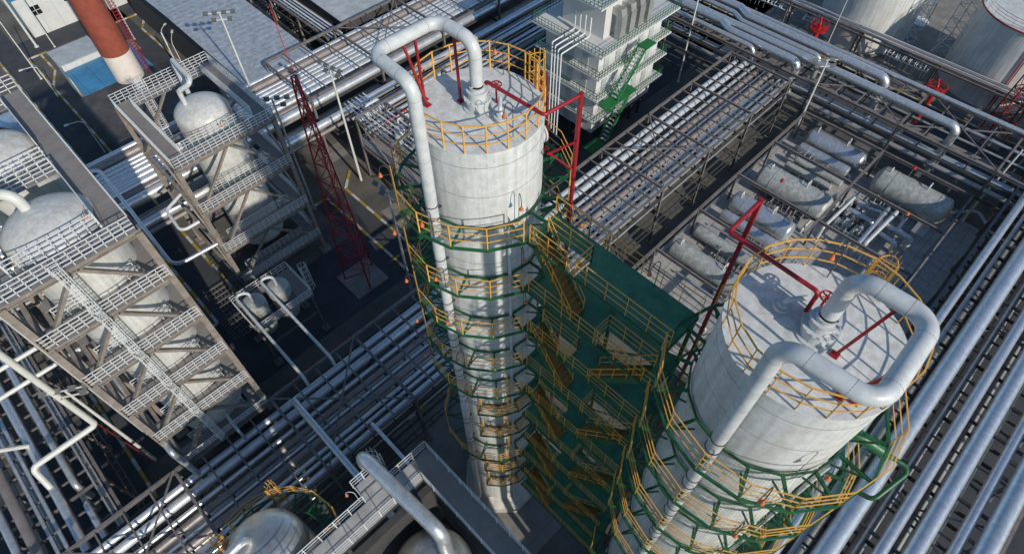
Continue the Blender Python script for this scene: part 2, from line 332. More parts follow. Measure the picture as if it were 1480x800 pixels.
def column(cx, cy, s, label, gap):
    root = thing('process_column', label, 'process column', (cx, cy, 0))
    b = MB(); oc = [(3.65 * math.cos(rad(22.5 + 45 * k)), 3.65 * math.sin(rad(22.5 + 45 * k))) for k in range(8)]
    b.prism([(cx + x, cy + y) for x, y in oc], 0, .75); b.lathe([(3.55, .75), (2.8, 2.3)], (cx, cy, 0), 8, a0=22.5, a1=382.5, smooth=False); b.build('plinth', 'concrete_pale', root)
    sh = MB(); prof = [(2.7, 1.6)]
    for k in range(9, 0, -1): z = LV[k]; prof += [(RC, z - 1.), (RC, z - .98), (RC + .025, z - .96), (RC + .025, z - .9), (RC, z - .88)]
    prof += [(RC, 43.93), (RC + .03, 43.93), (RC + .03, 44.05), (RC - .04, 44.05), (1.6, 44.1), (.3, 44.12), (0.01, 44.12)]
    sh.lathe(prof, (cx, cy, 0), 64).build('shell', 'shell', root)
    sq = MB()
    for z in [43.3, LV[0] + 1.75] + [LV[k] + .9 for k in range(1, 9)]: sq.lathe([(RC + .003, z), (RC + .003, z + .022)], (cx, cy, 0), 64)
    sq.build('weld_seam', 'steel_brown', root)
    # top railing
    r_ = MB(); railing(r_, circ(cx, cy, 2.64, 44.03, 20), 1.3, 9, 3, .024, .065, closed=True); tr = r_.build('top_railing', 'yellow', root)
    # caged ladder at +X, from the first ring to above the top
    ly_ = cy - .4 if s > 0 else cy - .35
    c_ = MB(); cage(c_, cx + 2.75, ly_, LV[0], 45.35, 1, 0, .3)
    for sg in (-.3, .3): c_.beam((cx + 2.55, ly_ + sg, 44.1), (cx + 2.55, ly_ + sg, 45.35), .05)
    c_.build('caged_ladder', 'yellow', root)
    # ring platforms
    for k in range(10):
        z = LV[k]
        if k in (0, 1, 2, 3, 4, 7): ring_platform(root, cx, cy, z, 3.98, -18 * s, 360 - 18 * s, gap)
        else: ring_platform(root, cx, cy, z, 3.55, 208, 298 if s > 0 else 290, tan=True)
        if k > 3 and k < 9:
            l_ = MB(); a = rad(246 - (k % 2) * 8); x, y = cx + 2.85 * math.cos(a), cy + 2.85 * math.sin(a)
            for sg in (-.2, .2): l_.beam((x + sg, y, z - 3.4), (x + sg, y, z + .9), .04)
            zz = z - 3.3
            while zz < z: l_.tube([(x - .2, y, zz), (x + .2, y, zz)], .016, 4); zz += .3
            l_.build('ladder', 'yellow', root)
    # overhead (goose neck) pipe
    px_, py_ = cx - 3.13, cy - .3 * s
    top = [(cx, cy, 45.2), (cx, cy, 47), (cx, cy + 2.0 * s, 47), (cx - 3.02, cy + 2.05 * s, 47), (px_, py_, 47), (px_, py_, 2.3), (px_ - 2.0, py_ - .2, 2.0)]
    op = MB().tube(top, .255, 20, bend=.58, seg=8).build('overhead_pipe', 'white_paint', root)
    f_ = MB().lathe([(.58, 44.1), (.58, 44.17), (.46, 44.17), (.46, 44.52), (.54, 44.52), (.54, 44.6), (.37, 44.6), (.37, 44.9), (.43, 44.9), (.43, 44.97), (.31, 44.97), (.31, 45.12), (.255, 45.12)], (cx, cy, 0), 28, smooth=False)
    for k in range(16):
        a = rad(22.5 * k); f_.cyl((cx + .53 * math.cos(a), cy + .53 * math.sin(a)), .022, 44.6, 44.65, 6)
    f_.build('flange', 'white_paint', op)
    js = MB()
    for p_, d_ in (((cx, cy, 46.4), (0, 0, 1)), ((cx, cy + .62 * s, 47), (0, 1, 0)), ((cx, cy + 1.38 * s, 47), (0, 1, 0)), ((cx - .62, cy + 2.01 * s, 47), (1, 0, 0)), ((cx - 2.4, cy + 2.04 * s, 47), (1, 0, 0)), ((px_, py_, 46.4), (0, 0, 1)), ((px_ + .08, cy + 1.4 * s, 47), (.045, 1, 0)), ((px_ + .03, cy + .35 * s, 47), (.045, 1, 0)), ((px_, py_, 43.6), (0, 0, 1)), ((px_, py_, 42.), (0, 0, 1))): js.lathe([(.2555, -.008), (.2575, 0), (.2555, .008)], p_, 20, axis=d_)
    js.build('pipe_joint', 'steel_brown', op)
    cl = MB()
    for k in range(0, 9):
        z = LV[k] + .4
        for dz in (0, .75): cl.lathe([(.26, dz), (.285, dz), (.285, dz + .04), (.26, dz + .04)], (px_, py_, z), 16)
        cl.beam((px_, py_, z + .3), (px_ + .55, py_ + .03 * s, z + .3), .08)
    cl.build('pipe_clamp', 'steel_dark', op)
    sm = MB()
    for z in (46.35, 45.9): sm.lathe([(.319, 0), (.322, .005), (.319, .01)], (cx, cy, z), 20)
    # red props under the pipe
    for bx, by, tx, ty in ((-1.2, 1.85 * s, -1.15, 2.0 * s), (-.25, .75 * s, 0.05, 1.2 * s), (-1.35, -1.75 * s if False else 1.5 * s, -1.7, 2.0 * s)):
        q = MB().beam((cx + bx, cy + by, 44.1), (cx + tx, cy + ty, 46.76), .085); q.beam((cx + bx, cy + by, 44.12), (cx + bx, cy + by, 44.17), .24); q.build('pipe_prop', 'red', root)
    # manway and valve with hand wheel
    hx, hy = cx + .1, cy - 1.2 * s
    v_ = MB().lathe([(.22, 44.08), (.22, 44.22), (.28, 44.22), (.28, 44.3), (.18, 44.3), (.18, 44.42), (.01, 44.44)], (hx, hy, 0), 20)
    
    v_.tube([(hx, hy, 44.4), (hx + .03, hy + .08 * s, 44.62), (hx + .38, hy + .42 * s, 44.72)], .085, 10, bend=.12); v_.build('roof_nozzle', 'white_paint', root)
    wx, wy, wz = cx + .68, cy - .35 * s, 45.0
    w_ = MB().tube([(wx + .21 * math.cos(rad(20 * k)), wy + .21 * math.sin(rad(20 * k)), wz) for k in range(18)], .028, 8, closed=True)
    for k in range(5): a = rad(72 * k); w_.tube([(wx, wy, wz), (wx + .2 * math.cos(a), wy + .2 * math.sin(a), wz)], .025, 6)
    w_.tube([(wx, wy, 44.1), (wx, wy, wz + .05)], .04, 8); w_.build('hand_wheel', 'red', root)
    # lamps
    for k in (0, 1, 2, 3, 4):
        for j, a in enumerate((258, 196, 150) if s > 0 else (236, 205, 352)):
            r_ = 2.95 if j == 0 else 3.95
            lamp(root, cx + r_ * math.cos(rad(a + 3 * k)), cy + r_ * math.sin(rad(a + 3 * k)), LV[k] + .1, math.cos(rad(a - 20)) * (.8 if j else .8), math.sin(rad(a - 20)) * .8, 'orange')
    for a in (20, 262): lamp(root, cx + 2.3 * math.cos(rad(a)), cy + 2.3 * math.sin(rad(a)), 44.1, -.5, .3, 'orange', 1.7)
    # risers on the shell
    p_ = MB()
    for a in (250 if s > 0 else 262,): p_.tube([(cx + 2.8 * math.cos(rad(a)), cy + 2.8 * math.sin(rad(a)), 2), (cx + 2.8 * math.cos(rad(a)), cy + 2.8 * math.sin(rad(a)), 39.2), (cx + 2.6 * math.cos(rad(a)), cy + 2.6 * math.sin(rad(a)), 39.4)], .09, 8)
    p_.build('riser_pipe', 'white_paint', root)
    # side manway
    q = MB().lathe([(.42, 2.6), (.42, 3.0), (.52, 3.0), (.52, 3.1), (.42, 3.1), (.42, 3.2), (.52, 3.2), (.52, 3.28), (.01, 3.3)], (cx, cy, 41.2), 18, axis=(1, -.15, 0)); q.build('manway', 'white_paint', root)
    return root
column(13.05, 15.2, 1, 'tall white process column with yellow ringed walkways at the centre', 274.5)
c2 = column(12.95, .5, -1, 'white process column at lower right whose roof pipe loop is nearest the camera', 85.5)
ft = thing('shade_column', 'unseen tall pale column added below the right column to shade the front walkway', 'column', (4.8, -9, 0)); MB().lathe([(2.65, 0), (2.65, 44), (.01, 44.1)], (4.8, -9, 0), 48).build('shell', 'shell', ft)  # column outside the view, added to cast shade on the front walkway
# green branch pipe on column 2
MB().tube([at(1232, 622, 38), at(1276, 652, 37.6), at(1278, 656, 37.)], .24, 14, bend=.2).build('branch_pipe', 'green', c2)
MB().tube([at(1280, 655, 37.2), at(1318, 678, 37.), at(1262, 722, 36.6), at(1243, 712, 36.2)], .095, 10, bend=.25).build('branch_pipe', 'green', c2)
# red fire-water risers beside the columns
for s, cy, lb in ((1, 15.2, 'red steel post with pipe reaching over the central column roof'), (-1, .5, 'red steel post with pipe reaching over the lower right column roof')):
    px_, py_ = 15.45, cy - 3.2 * s if s > 0 else cy + 3.75
    base = (px_, py_, 0); t = thing('fire_riser', lb, 'pipe post', base)
    MB().beam(base, (px_, py_, 45.2), .15).build('post', 'red', t)
    bl = 13.55
    if s > 0: pp = [(px_, py_, 45.1), (13.62, py_ + .2, 45.1), (13.5, 15.2, 45.1), (13.5, 15.2, 44.1)]
    else: pp = [(px_, py_, 45.1), (13.62, py_, 45.1), (13.5, 1.1, 45.1), (13.5, 1.1, 44.1)]
    MB().tube(pp, .075, 10, bend=.15).build('pipe', 'red', t)
    b_ = MB()
    for z in (42.8,): b_.beam((px_, py_, z), (px_ - 1.3, py_ + .4 * s, z - .1), .07); b_.beam((px_, py_, z - 1.6), (px_ - 1.2, py_ + .4 * s, z - .1), .07)
    b_.build('bracket', 'red', t)
# =============================================================== STAIR TOWER
st = thing('stair_tower', 'green decked stair tower with yellow railings between the two columns', 'stair tower', (13, 7.8, 0))
X0, XM, X1, Y0, Y1 = 12.0, 13.0, 13.92, 4.15, 11.55
g_ = MB()
for x in (X1 + .05,):
    for y in (Y0 + .1, 7.85, Y1 - .1): g_.beam((x, y, 0), (x, y, LV[0]), .14, .14, 'I')
for k in range(10):
    z = LV[k] - .12
    for x in (X0, X1 + .05): g_.beam((x, Y0, z), (x, Y1, z), .06, .12 if x == X0 else .2)
    for y in (Y0, 7.85, Y1): g_.beam((X0, y, z), (X1, y, z), .1, .2)
    if k % 2: 
        for x in (X1 + .05,): g_.beam((x, Y0, z), (x, 7.85, z - 3.5), .07); g_.beam((x, Y1, z), (x, 7.85, z - 3.5), .07)
g_.build('frame', 'green', st)
for k in range(10):
    z = LV[k]; d_ = MB(); oy0, oy1 = (8.75, 11.1) if k % 2 == 0 else (4.75, 7.35)
    last = k == 9
    d_.box(XM, X1, Y0, Y1, z - .03, z + .03)
    if last: d_.box(X0, XM, Y0, Y1, z - .03, z + .03)
    else:
        if oy0 > Y0 and not (k == 0): d_.box(X0, XM, Y0, oy0, z - .03, z + .03)
        if k == 0: d_.box(X0, XM, Y0, oy0, z - .03, z + .03)
        d_.box(X0, XM, oy1, Y1, z - .03, z + .03)
    dk = d_.build('deck', 'green_deck', st)
    r_ = MB(); railing(r_, [(X1, Y0, z), (X1, Y1, z)], 1.15, .95, 3, .018, .045)
    railing(r_, [(X0, Y0, z), (X0, Y1 - .3, z)], 1.15, .95, 3, .018, .045)
    if not last: railing(r_, [(XM, oy0, z), (XM, oy1, z)], 1.15, 1, 3, .018, .045); railing(r_, [(X0, oy0 if k % 2 == 0 else oy1, z), (XM, oy0 if k % 2 == 0 else oy1, z)], 1.15, 1, 3, .018, .045)
    r_.build('railing', 'yellow', dk)
    if not last:
        zt, zb = z, LV[k + 1]; ya, yb = (11.1, 8.75) if k % 2 == 0 else (4.75, 7.35); N = 12
        s_ = MB(); 
        for x in (X0 + .05, XM - .05): s_.beam((x, ya, zt - .05), (x, yb, zb + .05), .05, .28)
        so_ = s_.build('stringer', 'green', st); t_ = MB()
        for j in range(N):
            f = (j + .6) / N; y = ya + (yb - ya) * f; zz = zt + (zb - zt) * (j + 1) / (N + 1); t_.box(X0 + .08, XM - .08, y - .13, y + .13, zz - .02, zz + .02)
        t_.build('tread_flight', 'tread', so_)
        h_ = MB()
        for x in (X0 + .05, XM - .05):
            for hh in (.55, 1.05): h_.tube([(x, ya, zt + hh), (x, yb, zb + hh)], .02, 4)
            for j in range(5): f = j / 4; h_.beam((x, ya + (yb - ya) * f, zt + (zb - zt) * f), (x, ya + (yb - ya) * f, zt + (zb - zt) * f + 1.05), .05, .03)
        h_.build('handrail', 'yellow', so_)
    lamp(st, X1 - .1, 6.2 - (k % 2) * 1.4, z, -.8, .2, 'orange', 1.8); 
    if k % 2 == 0: lamp(st, X1 - .1, 9.6, z, -.8, .2, 'orange', 1.8)
# =============================================================== PIPE RACKS
def rack(name, label, axis, a_nodes, b0, b1, ztop, sub=3, braces=(), material='steel_brown', low=True, bw=.34, post=True):
    """axis 'x': long side along X, b = Y.  b0 is the far edge"""
    L = (lambda a, b, z: Vector((a, b, z))) if axis == 'x' else (lambda a, b, z: Vector((b, a, z)))
    t = thing(name, label, 'pipe rack', L(a_nodes[0], b1, 0))
    for b in (b0, b1):
        for i in range(len(a_nodes) - 1):
            MB().beam(L(a_nodes[i] + .02, b, ztop), L(a_nodes[i + 1] - .02, b, ztop), .26, bw, 'I').build('side_beam', material, t)
        if post:
            for a in a_nodes:
                q = MB().beam(L(a, b, .25), L(a, b, ztop - bw / 2 - .004), .28, .28, 'I'); q.box(*sum(((c - .4, c + .4) for c in L(a, b, 0)[:2]), ()), 0, .25); q.build('post', material, t)
    cb = MB()
    for i in range(len(a_nodes)):
        MB().beam(L(a_nodes[i], b0 - .14 * (1 if b0 > b1 else -1), ztop - .03), L(a_nodes[i], b1 + .14 * (1 if b0 > b1 else -1), ztop - .03), .24, bw - .06, 'I').build('cross_beam', material, t)
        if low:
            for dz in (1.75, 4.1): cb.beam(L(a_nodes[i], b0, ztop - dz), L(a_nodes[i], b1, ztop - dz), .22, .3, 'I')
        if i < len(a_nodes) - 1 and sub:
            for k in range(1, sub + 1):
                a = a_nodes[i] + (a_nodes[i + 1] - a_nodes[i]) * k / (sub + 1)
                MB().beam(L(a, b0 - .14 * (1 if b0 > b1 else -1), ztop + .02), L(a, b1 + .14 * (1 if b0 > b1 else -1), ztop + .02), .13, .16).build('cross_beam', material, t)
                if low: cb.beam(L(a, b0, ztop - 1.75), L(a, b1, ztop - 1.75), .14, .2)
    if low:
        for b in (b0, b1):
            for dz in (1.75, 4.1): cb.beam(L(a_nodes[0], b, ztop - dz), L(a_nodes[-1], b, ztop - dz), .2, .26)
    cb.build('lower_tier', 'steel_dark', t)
    for i in braces:
        q = MB(); q.beam(L(a_nodes[i], b0, ztop + .16), L(a_nodes[i + 1], b1, ztop + .16), .14, .1); q.beam(L(a_nodes[i + 1], b0, ztop + .27), L(a_nodes[i], b1, ztop + .27), .14, .1); q.build('brace', material, t)
    return t
def pipe(label, pts, r, material='silver', bend=None, n=14, group=None, bands=0):
    q = MB().tube(pts, r, n, bend=(bend if bend is not None else r * 1.8))
    if bands:
        P = [Vector(p) for p in pts]
        for i in range(len(P) - 1):
            d = P[i + 1] - P[i]; Ln = d.length; d.normalize(); k = bands / 2
            while k < Ln - bands * .3: q.lathe([(r * 1.0, 0), (r * 1.07, 0), (r * 1.07, .07), (r * 1.0, .07)], P[i] + d * k, n, axis=d); k += bands
    return tag(q.build('pipe', material), label, 'pipe', group)
# ---- long rack along X through the middle
n1 = [-25.8 + 9.04 * k for k in range(12)]
n1 = [-25.83, -16.8, -7.8, 1.3, 10.4, 19.4, 28.4, 37.4, 46.5, 55.5, 64.6, 73.7]
rack('pipe_rack', 'long brown steel pipe rack running from lower left up past the central column', 'x', n1, 32.2, 23.2, 9.4, 3, (1, 3, 5, 8))
R1 = [(31.35, .34, 'pipe_pale', 8.15), (30.25, .38, 'pipe_pale', 8.2), (29.1, .22, 'silver', 8.05), (28.15, .32, 'pipe_brown', 8.12), (27.3, .16, 'silver', 8.0), (26.55, .36, 'pipe_brown', 8.15), (25.65, .22, 'silver', 8.05), (25.0, .2, 'silver', 8.0), (24.0, .36, 'galv', 8.2)]
for i, (y, r, m_, z) in enumerate(R1):
    if m_ == 'white_paint': m_ = 'silver_dull' if False else 'white_paint'
    pipe(f'{ORD[i]} pipe from the far edge on the upper tier of the long middle rack', [(-60, y, z), (74.2 + (i % 3) * .8, y, z), (75 + (i % 3) * .8, y, 6.2 - (i % 2))], r, m_, bands=4.5)
for i, (y, r) in enumerate(((31.2, .2), (30.2, .3), (28.8, .22), (27.4, .35), (26.0, .18), (24.8, .3), (23.9, .14))):
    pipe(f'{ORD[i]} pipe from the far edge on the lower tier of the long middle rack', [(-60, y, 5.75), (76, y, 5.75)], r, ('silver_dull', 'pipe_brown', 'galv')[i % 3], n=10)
# ---- cable tray outside the near edge
tr = MB()
for y in (22.6, 22.1): tr.beam((-30, y, 5.0), (74, y, 5.0), .06, .2)
for k in range(0, 104): tr.beam((-30 + k, 22.6, 4.95), (-30 + k, 22.1, 4.95), .1, .05)
tag(tr.build('cable_tray', 'steel_dark'), 'dark cable tray hung outside the near edge of the middle rack', 'cable tray')
# ---- far rack along X (upper left)
n2 = [27.6 + 11.2 * k for k in range(10)]
rack('pipe_rack', 'broad brown pipe rack crossing the upper left behind the central column', 'x', n2, 75.9, 64.9, 9.4, 3, (1,))
rack('pipe_rack', 'low pipe sleepers under shiny pipes between the two left platforms', 'x', [-60, -45, -30, -15, -2, 9, 18.4], 75.4, 62, 6.4, 0, (), low=False)
R2 = [(75.1, .34, 'silver'), (73.9, .52, 'pipe_brown'), (72.7, .26, 'silver'), (71.9, .3, 'silver'), (71.1, .28, 'silver'), (70.2, .38, 'silver'), (69.2, .44, 'silver'), (68.1, .48, 'silver'), (66.9, .34, 'pipe_brown'), (65.7, .56, 'silver')]
for i, (y, r, m_) in enumerate(R2): pipe(f'{ORD[i]} pipe from the far edge of the upper left rack', [(-70, y, 7.9), (78, y, 7.9)], r, m_, bands=5.6)
pipe('thick shiny pipe running just below the upper left rack on its near side', [(-70, 62.6, 6.9), (33, 62.6, 6.9), (40, 62.6, 6.9), (74, 62.6, 6.9)], .55, 'silver', bands=6)
pipe('brown pipe running just below the upper left rack beside the thick shiny pipe', [(-70, 61.2, 6.8), (76, 61.2, 6.8)], .26, 'pipe_brown')
for i, (y, r) in enumerate(((74, .3), (71.5, .5), (69, .3), (66.5, .45))): pipe(f'{ORD[i]} dull pipe from the far edge on the low tier of the upper left rack', [(-70, y, 4.6), (80, y, 4.6)], r, 'silver_dull', n=10)
# ---- right hand rack along Y (upper right)
n3 = [-13.9, -2.2, 9.3, 20.8, 32.2, 43.7, 55.2, 66.7, 78.2]
rack('pipe_rack', 'wide pipe rack with large grey pipes crossing the upper right', 'y', n3, 84.0, 75.1, 9.4, 3, (1, 2), bw=.4)
R3 = [(82.9, .3, -40, 12), (81.6, .5, 12.5, 66), (80.2, .5, 21.0, 66), (78.6, .42, 4.2, 66), (77.2, .5, 26.5, 66), (75.9, .55, 27.5, 66)]
for i, (x, r, ya, yb) in enumerate(((83.2, .28, -30, 80), (81.7, .55, 14.2, 80), (80.1, .34, 22.6, 80), (78.6, .5, 3.9, 80), (77.0, .52, 24.2, 80), (75.6, .3, 30, 80))):
    z = 10.1 + .1 * (i % 2); jog = 36.2 if i in (1, 2, 4) else None
    pts = [(x - (.2 if i % 2 else -.2), ya, 3.5), (x, ya, z)]
    if jog: pts += [(x, jog - 1.2, z), (x + 1.1, jog + .6, z), (x + 1.1, yb, z)]
    else: pts += [(x, yb, z)]
    pipe(f'{ORD[i]} large grey pipe from the far edge on top of the upper right rack', pts, r, 'galv', bend=1.0, n=18)
for i, x in enumerate((83.2, 82, 80.8, 79.4, 78.2, 77, 75.9)):
    pipe(f'{ORD[i]} pipe from the far edge on the low tier of the upper right rack', [(x, -40, 7.55 - 2.2 * (i % 2)), (x, 85, 7.55 - 2.2 * (i % 2))], (.2, .32, .15, .28)[i % 4], ('galv', 'pipe_brown', 'silver_dull')[i % 3], n=10)
n3b = [-24, -12, 0, 12, 24, 36, 48, 60]
rack('pipe_rack', 'narrow outer rack with valve ladders beside the white tanks', 'y', n3b, 100.6, 98.2, 4.6, 5, (), low=False, bw=.25)
for i, x in enumerate((98.7, 99.2, 99.7, 100.2)): pipe(f'{ORD[i]} thin pipe from the near edge on the outer rack beside the white tanks', [(x, -30, 4.95), (x, 70, 4.95)], .14, ('pipe_brown', 'silver')[i % 2], n=8)
# valve manifolds: rows of small valves
def manifold(label, x0, x1, y, z, n, axis='y', material='silver_dull', dens=1.):
    q = MB(); L = (lambda a, b, zz: (b, a, zz)) if axis == 'y' else (lambda a, b, zz: (a, b, zz))
    q.tube([L(x0, y, z), L(x1, y, z)], .1, 8); q.tube([L(x0, y + 1., z), L(x1, y + 1., z)], .08, 8)
    for k in range(n):
        a = x0 + (x1 - x0) * (k + .5) / n + random.uniform(-.25, .25); hh = random.uniform(.3, 1.2)
        if random.random() < .25: q.tube([L(a, y - .4, z + .1), L(a + .3, y + 1.4, z + .1)], .14, 8); continue
        q.tube([L(a, y, z), L(a, y, z + hh), L(a, y + 1., z + hh), L(a, y + 1., z)], .06, 6, bend=.1)
        q.tube([L(a + .12 * math.cos(t), y + .5 + .12 * math.sin(t), z + hh + .25) for t in (0, 1.05, 2.1, 3.14, 4.19, 5.24)], .02, 4, closed=True)
        q.tube([L(a, y + .5, z + hh), L(a, y + .5, z + hh + .25)], .05, 6); q.tube([L(a, y, z), L(a, y, max(0, z - 1.2))], .05, 6)
    return tag(q.build('valve_manifold', material), label, 'valve manifold')
manifold('long row of small white valves beside the foot of the left tank', 22, 34, 101.4, 1.6, 22, material='rail_white')
manifold('row of small white valves left of the red monitor near the right tank', 13.2, 20, 101.4, 1.6, 14, material='rail_white')
manifold('row of small valves right of the upper red monitor', 36, 46, 101.6, 1.6, 16, material='rail_white')
# ---- lower right rack along X
rack('pipe_rack', 'deep steel rack under the row of thick pipes at the right edge', 'x', [14 + 7.5 * k for k in range(12)], -5.0, -18.6, 8.0, 1, (2, 5), low=True, bw=.3)
R4 = [(-6.0, .40, 'galv', 'near the skid, outermost and thinnest'), (-7.0, .22, 'silver_dull', 'b'), (-8.75, .80, 'galv', 'c'), (-10.4, .12, 'silver_dull', ''), (-11.75, .48, 'galv', ''), (-13.55, .66, 'galv', ''), (-15.75, .42, 'galv', ''), (-17.35, .76, 'galv', '')]
for i, (y, r, m_, _) in enumerate(R4): pipe(f'{ORD[i]} pipe from the column side in the bank of thick pipes at the right edge', [(-10, y, 8.2 + r), (40 + i, y, 8.2 + r), (120, y, 8.2 + r)], r, m_, n=24, bands=0)
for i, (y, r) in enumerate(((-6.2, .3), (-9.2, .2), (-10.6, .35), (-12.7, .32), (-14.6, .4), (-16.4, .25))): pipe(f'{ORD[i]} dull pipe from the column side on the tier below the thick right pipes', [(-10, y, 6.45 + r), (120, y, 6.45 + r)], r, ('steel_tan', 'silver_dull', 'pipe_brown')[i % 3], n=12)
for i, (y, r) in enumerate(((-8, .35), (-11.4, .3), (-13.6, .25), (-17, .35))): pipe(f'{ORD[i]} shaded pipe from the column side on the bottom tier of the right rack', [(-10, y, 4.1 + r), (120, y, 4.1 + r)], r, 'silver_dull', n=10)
# ---- lower left rack along Y
rack('pipe_rack', 'low steel rack carrying parallel pipes at the lower left corner', 'y', [24 + 7 * k for k in range(7)], -12.9, -20.5, 6.5, 3, (), low=False, bw=.25)
R5 = [(-20.3, .34, 'galv'), (-19.1, .42, 'pipe_brown'), (-18.0, .16, 'galv'), (-17.3, .17, 'galv'), (-16.2, .38, 'galv'), (-14.75, .28, 'galv'), (-13.6, .10, 'silver_dull'), (-13.2, .08, 'silver_dull')]
for i, (x, r, m_) in enumerate(R5):
    pts = [(x, 20, 6.65 + r), (x, 66, 6.65 + r)]
    if i == 5: pts = [(x, 20, 6.95), (x, 36.6, 6.95), (x, 36.9, 4.8)]; pipe('short end of a grey pipe dropping through the lower left rack', [(x, 38.4, 4.6), (x, 38.6, 6.95), (x, 66, 6.95)], r, m_)
    pipe(f'{ORD[i]} pipe from the left in the bank at the lower left corner', pts, r, m_, n=14)
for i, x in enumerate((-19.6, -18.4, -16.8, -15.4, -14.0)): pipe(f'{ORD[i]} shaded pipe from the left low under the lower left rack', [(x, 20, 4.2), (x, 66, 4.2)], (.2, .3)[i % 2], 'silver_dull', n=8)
tr = MB()
for x in (-12.6, -12.1): tr.beam((x, 24, 3.2), (x, 64, 3.2), .06, .25)
for k in range(40): tr.beam((-12.6, 24 + k, 3.1), (-12.1, 24 + k, 3.1), .1, .05)
tag(tr.build('cable_tray', 'steel_brown'), 'narrow brown cable tray along the right side of the lower left rack', 'cable tray')
# cream pipes over it
pipe('cream pipe dropping steeply, bending back and ending on the lower left rack', [(-10.75, 41.2, 42), (-10.75, 41.2, 9), (-16.2, 41.2, 9), (-16.2, 39.6, 7.4)], .26, 'pipe_cream', bend=.45)
pipe('upper cream cross pipe entering from the left edge', [(-22, 47.1, 14.5), (-8.0, 47.1, 14.5)], .2, 'pipe_cream')
pipe('lower cream cross pipe entering from the left edge', [(-22, 47.1, 11.7), (-6.2, 47.1, 11.7)], .2, 'pipe_cream')
pipe('short cream pipe stub entering at the left edge above the lower left rack', [(-21.5, 44, 11.5), (-18.2, 44.6, 9.9), (-16.2, 44.8, 7.4)], .2, 'pipe_cream')
pipe('thin red pipe crossing the ground at the lower left', [(-11.9, 46, 3.5), (-9.6, 38.2, 3.5)], .07, 'red_dark', n=6)
# ---- connecting pipes
pipe('grey pipe leaving the left tower and bending down onto the middle rack', [(-7.0, 41, 13.), (-6.7, 31.4, 13.), (-6.6, 31.3, 8.4)], .24, 'galv', bend=.5)
pipe('thin grey pipe from the left tower to the middle rack', [(-2.2, 46, 9.9), (-2.2, 31.3, 9.9), (-2.2, 31.2, 8.3)], .13, 'galv', bend=.3)
pipe('wide blue grey duct crossing the middle rack toward the front platform', [(2.65, 30.3, 10.1), (2.65, 14.5, 10.1), (2.65, 13.6, 8)], .3, 'galv', bend=.5)
pipe('slim blue grey pipe crossing from the middle rack to the front platform', [(6.2, 24.2, 8.2), (6.2, 23.7, 10.1), (6.2, 14, 10.1)], .17, 'galv', bend=.3)
# =============================================================== MULTI-LEVEL FRAMES WITH VESSELS
def mesh_rail(mb, p, q, h=1.2, step=.62, rows=4, r=.025):
    p, q = Vector(p), Vector(q); L = (q - p).length; n = max(1, round(L / step))
    for k in range(rows): z = Vector((0, 0, h * (k + 1) / rows)); mb.beam(p + z, q + z, r * 2, r * 2)
    for k in range(n + 1): a = p.lerp(q, k / n); mb.beam(a, a + Vector((0, 0, h)), r * 2, r * 2)
def vessel(label, cx, cy, r, z0, ztop, material='shell_vessel', neck=None, rings=()):
    t = thing('dome_vessel', label, 'vessel', (cx, cy, z0))
    prof = [(r, z0), (r, ztop - r * .55)] + [(r * math.cos(rad(a)), ztop - r * .55 + r * .55 * math.sin(rad(a))) for a in range(8, 90, 8)] + [(.01, ztop)]
    MB().lathe(prof, (cx, cy, 0), 48).build('body', material, t)
    if neck:
        nk = MB().tube(neck[0], neck[1], 16, bend=neck[1] * 2).build('neck_pipe', neck[2] if len(neck) > 2 else material, t)
        f_ = MB().lathe([(neck[1] * 1.5, 0), (neck[1] * 1.5, .12), (neck[1], .14)], Vector(neck[0][0]) - Vector((0, 0, .02)), 18); f_.build('flange', material, nk)
    s_ = MB().cyl((cx, cy), r * .97, 0.3, z0 + .2, 24); s_.build('skirt', 'steel_dark', t)
    return t
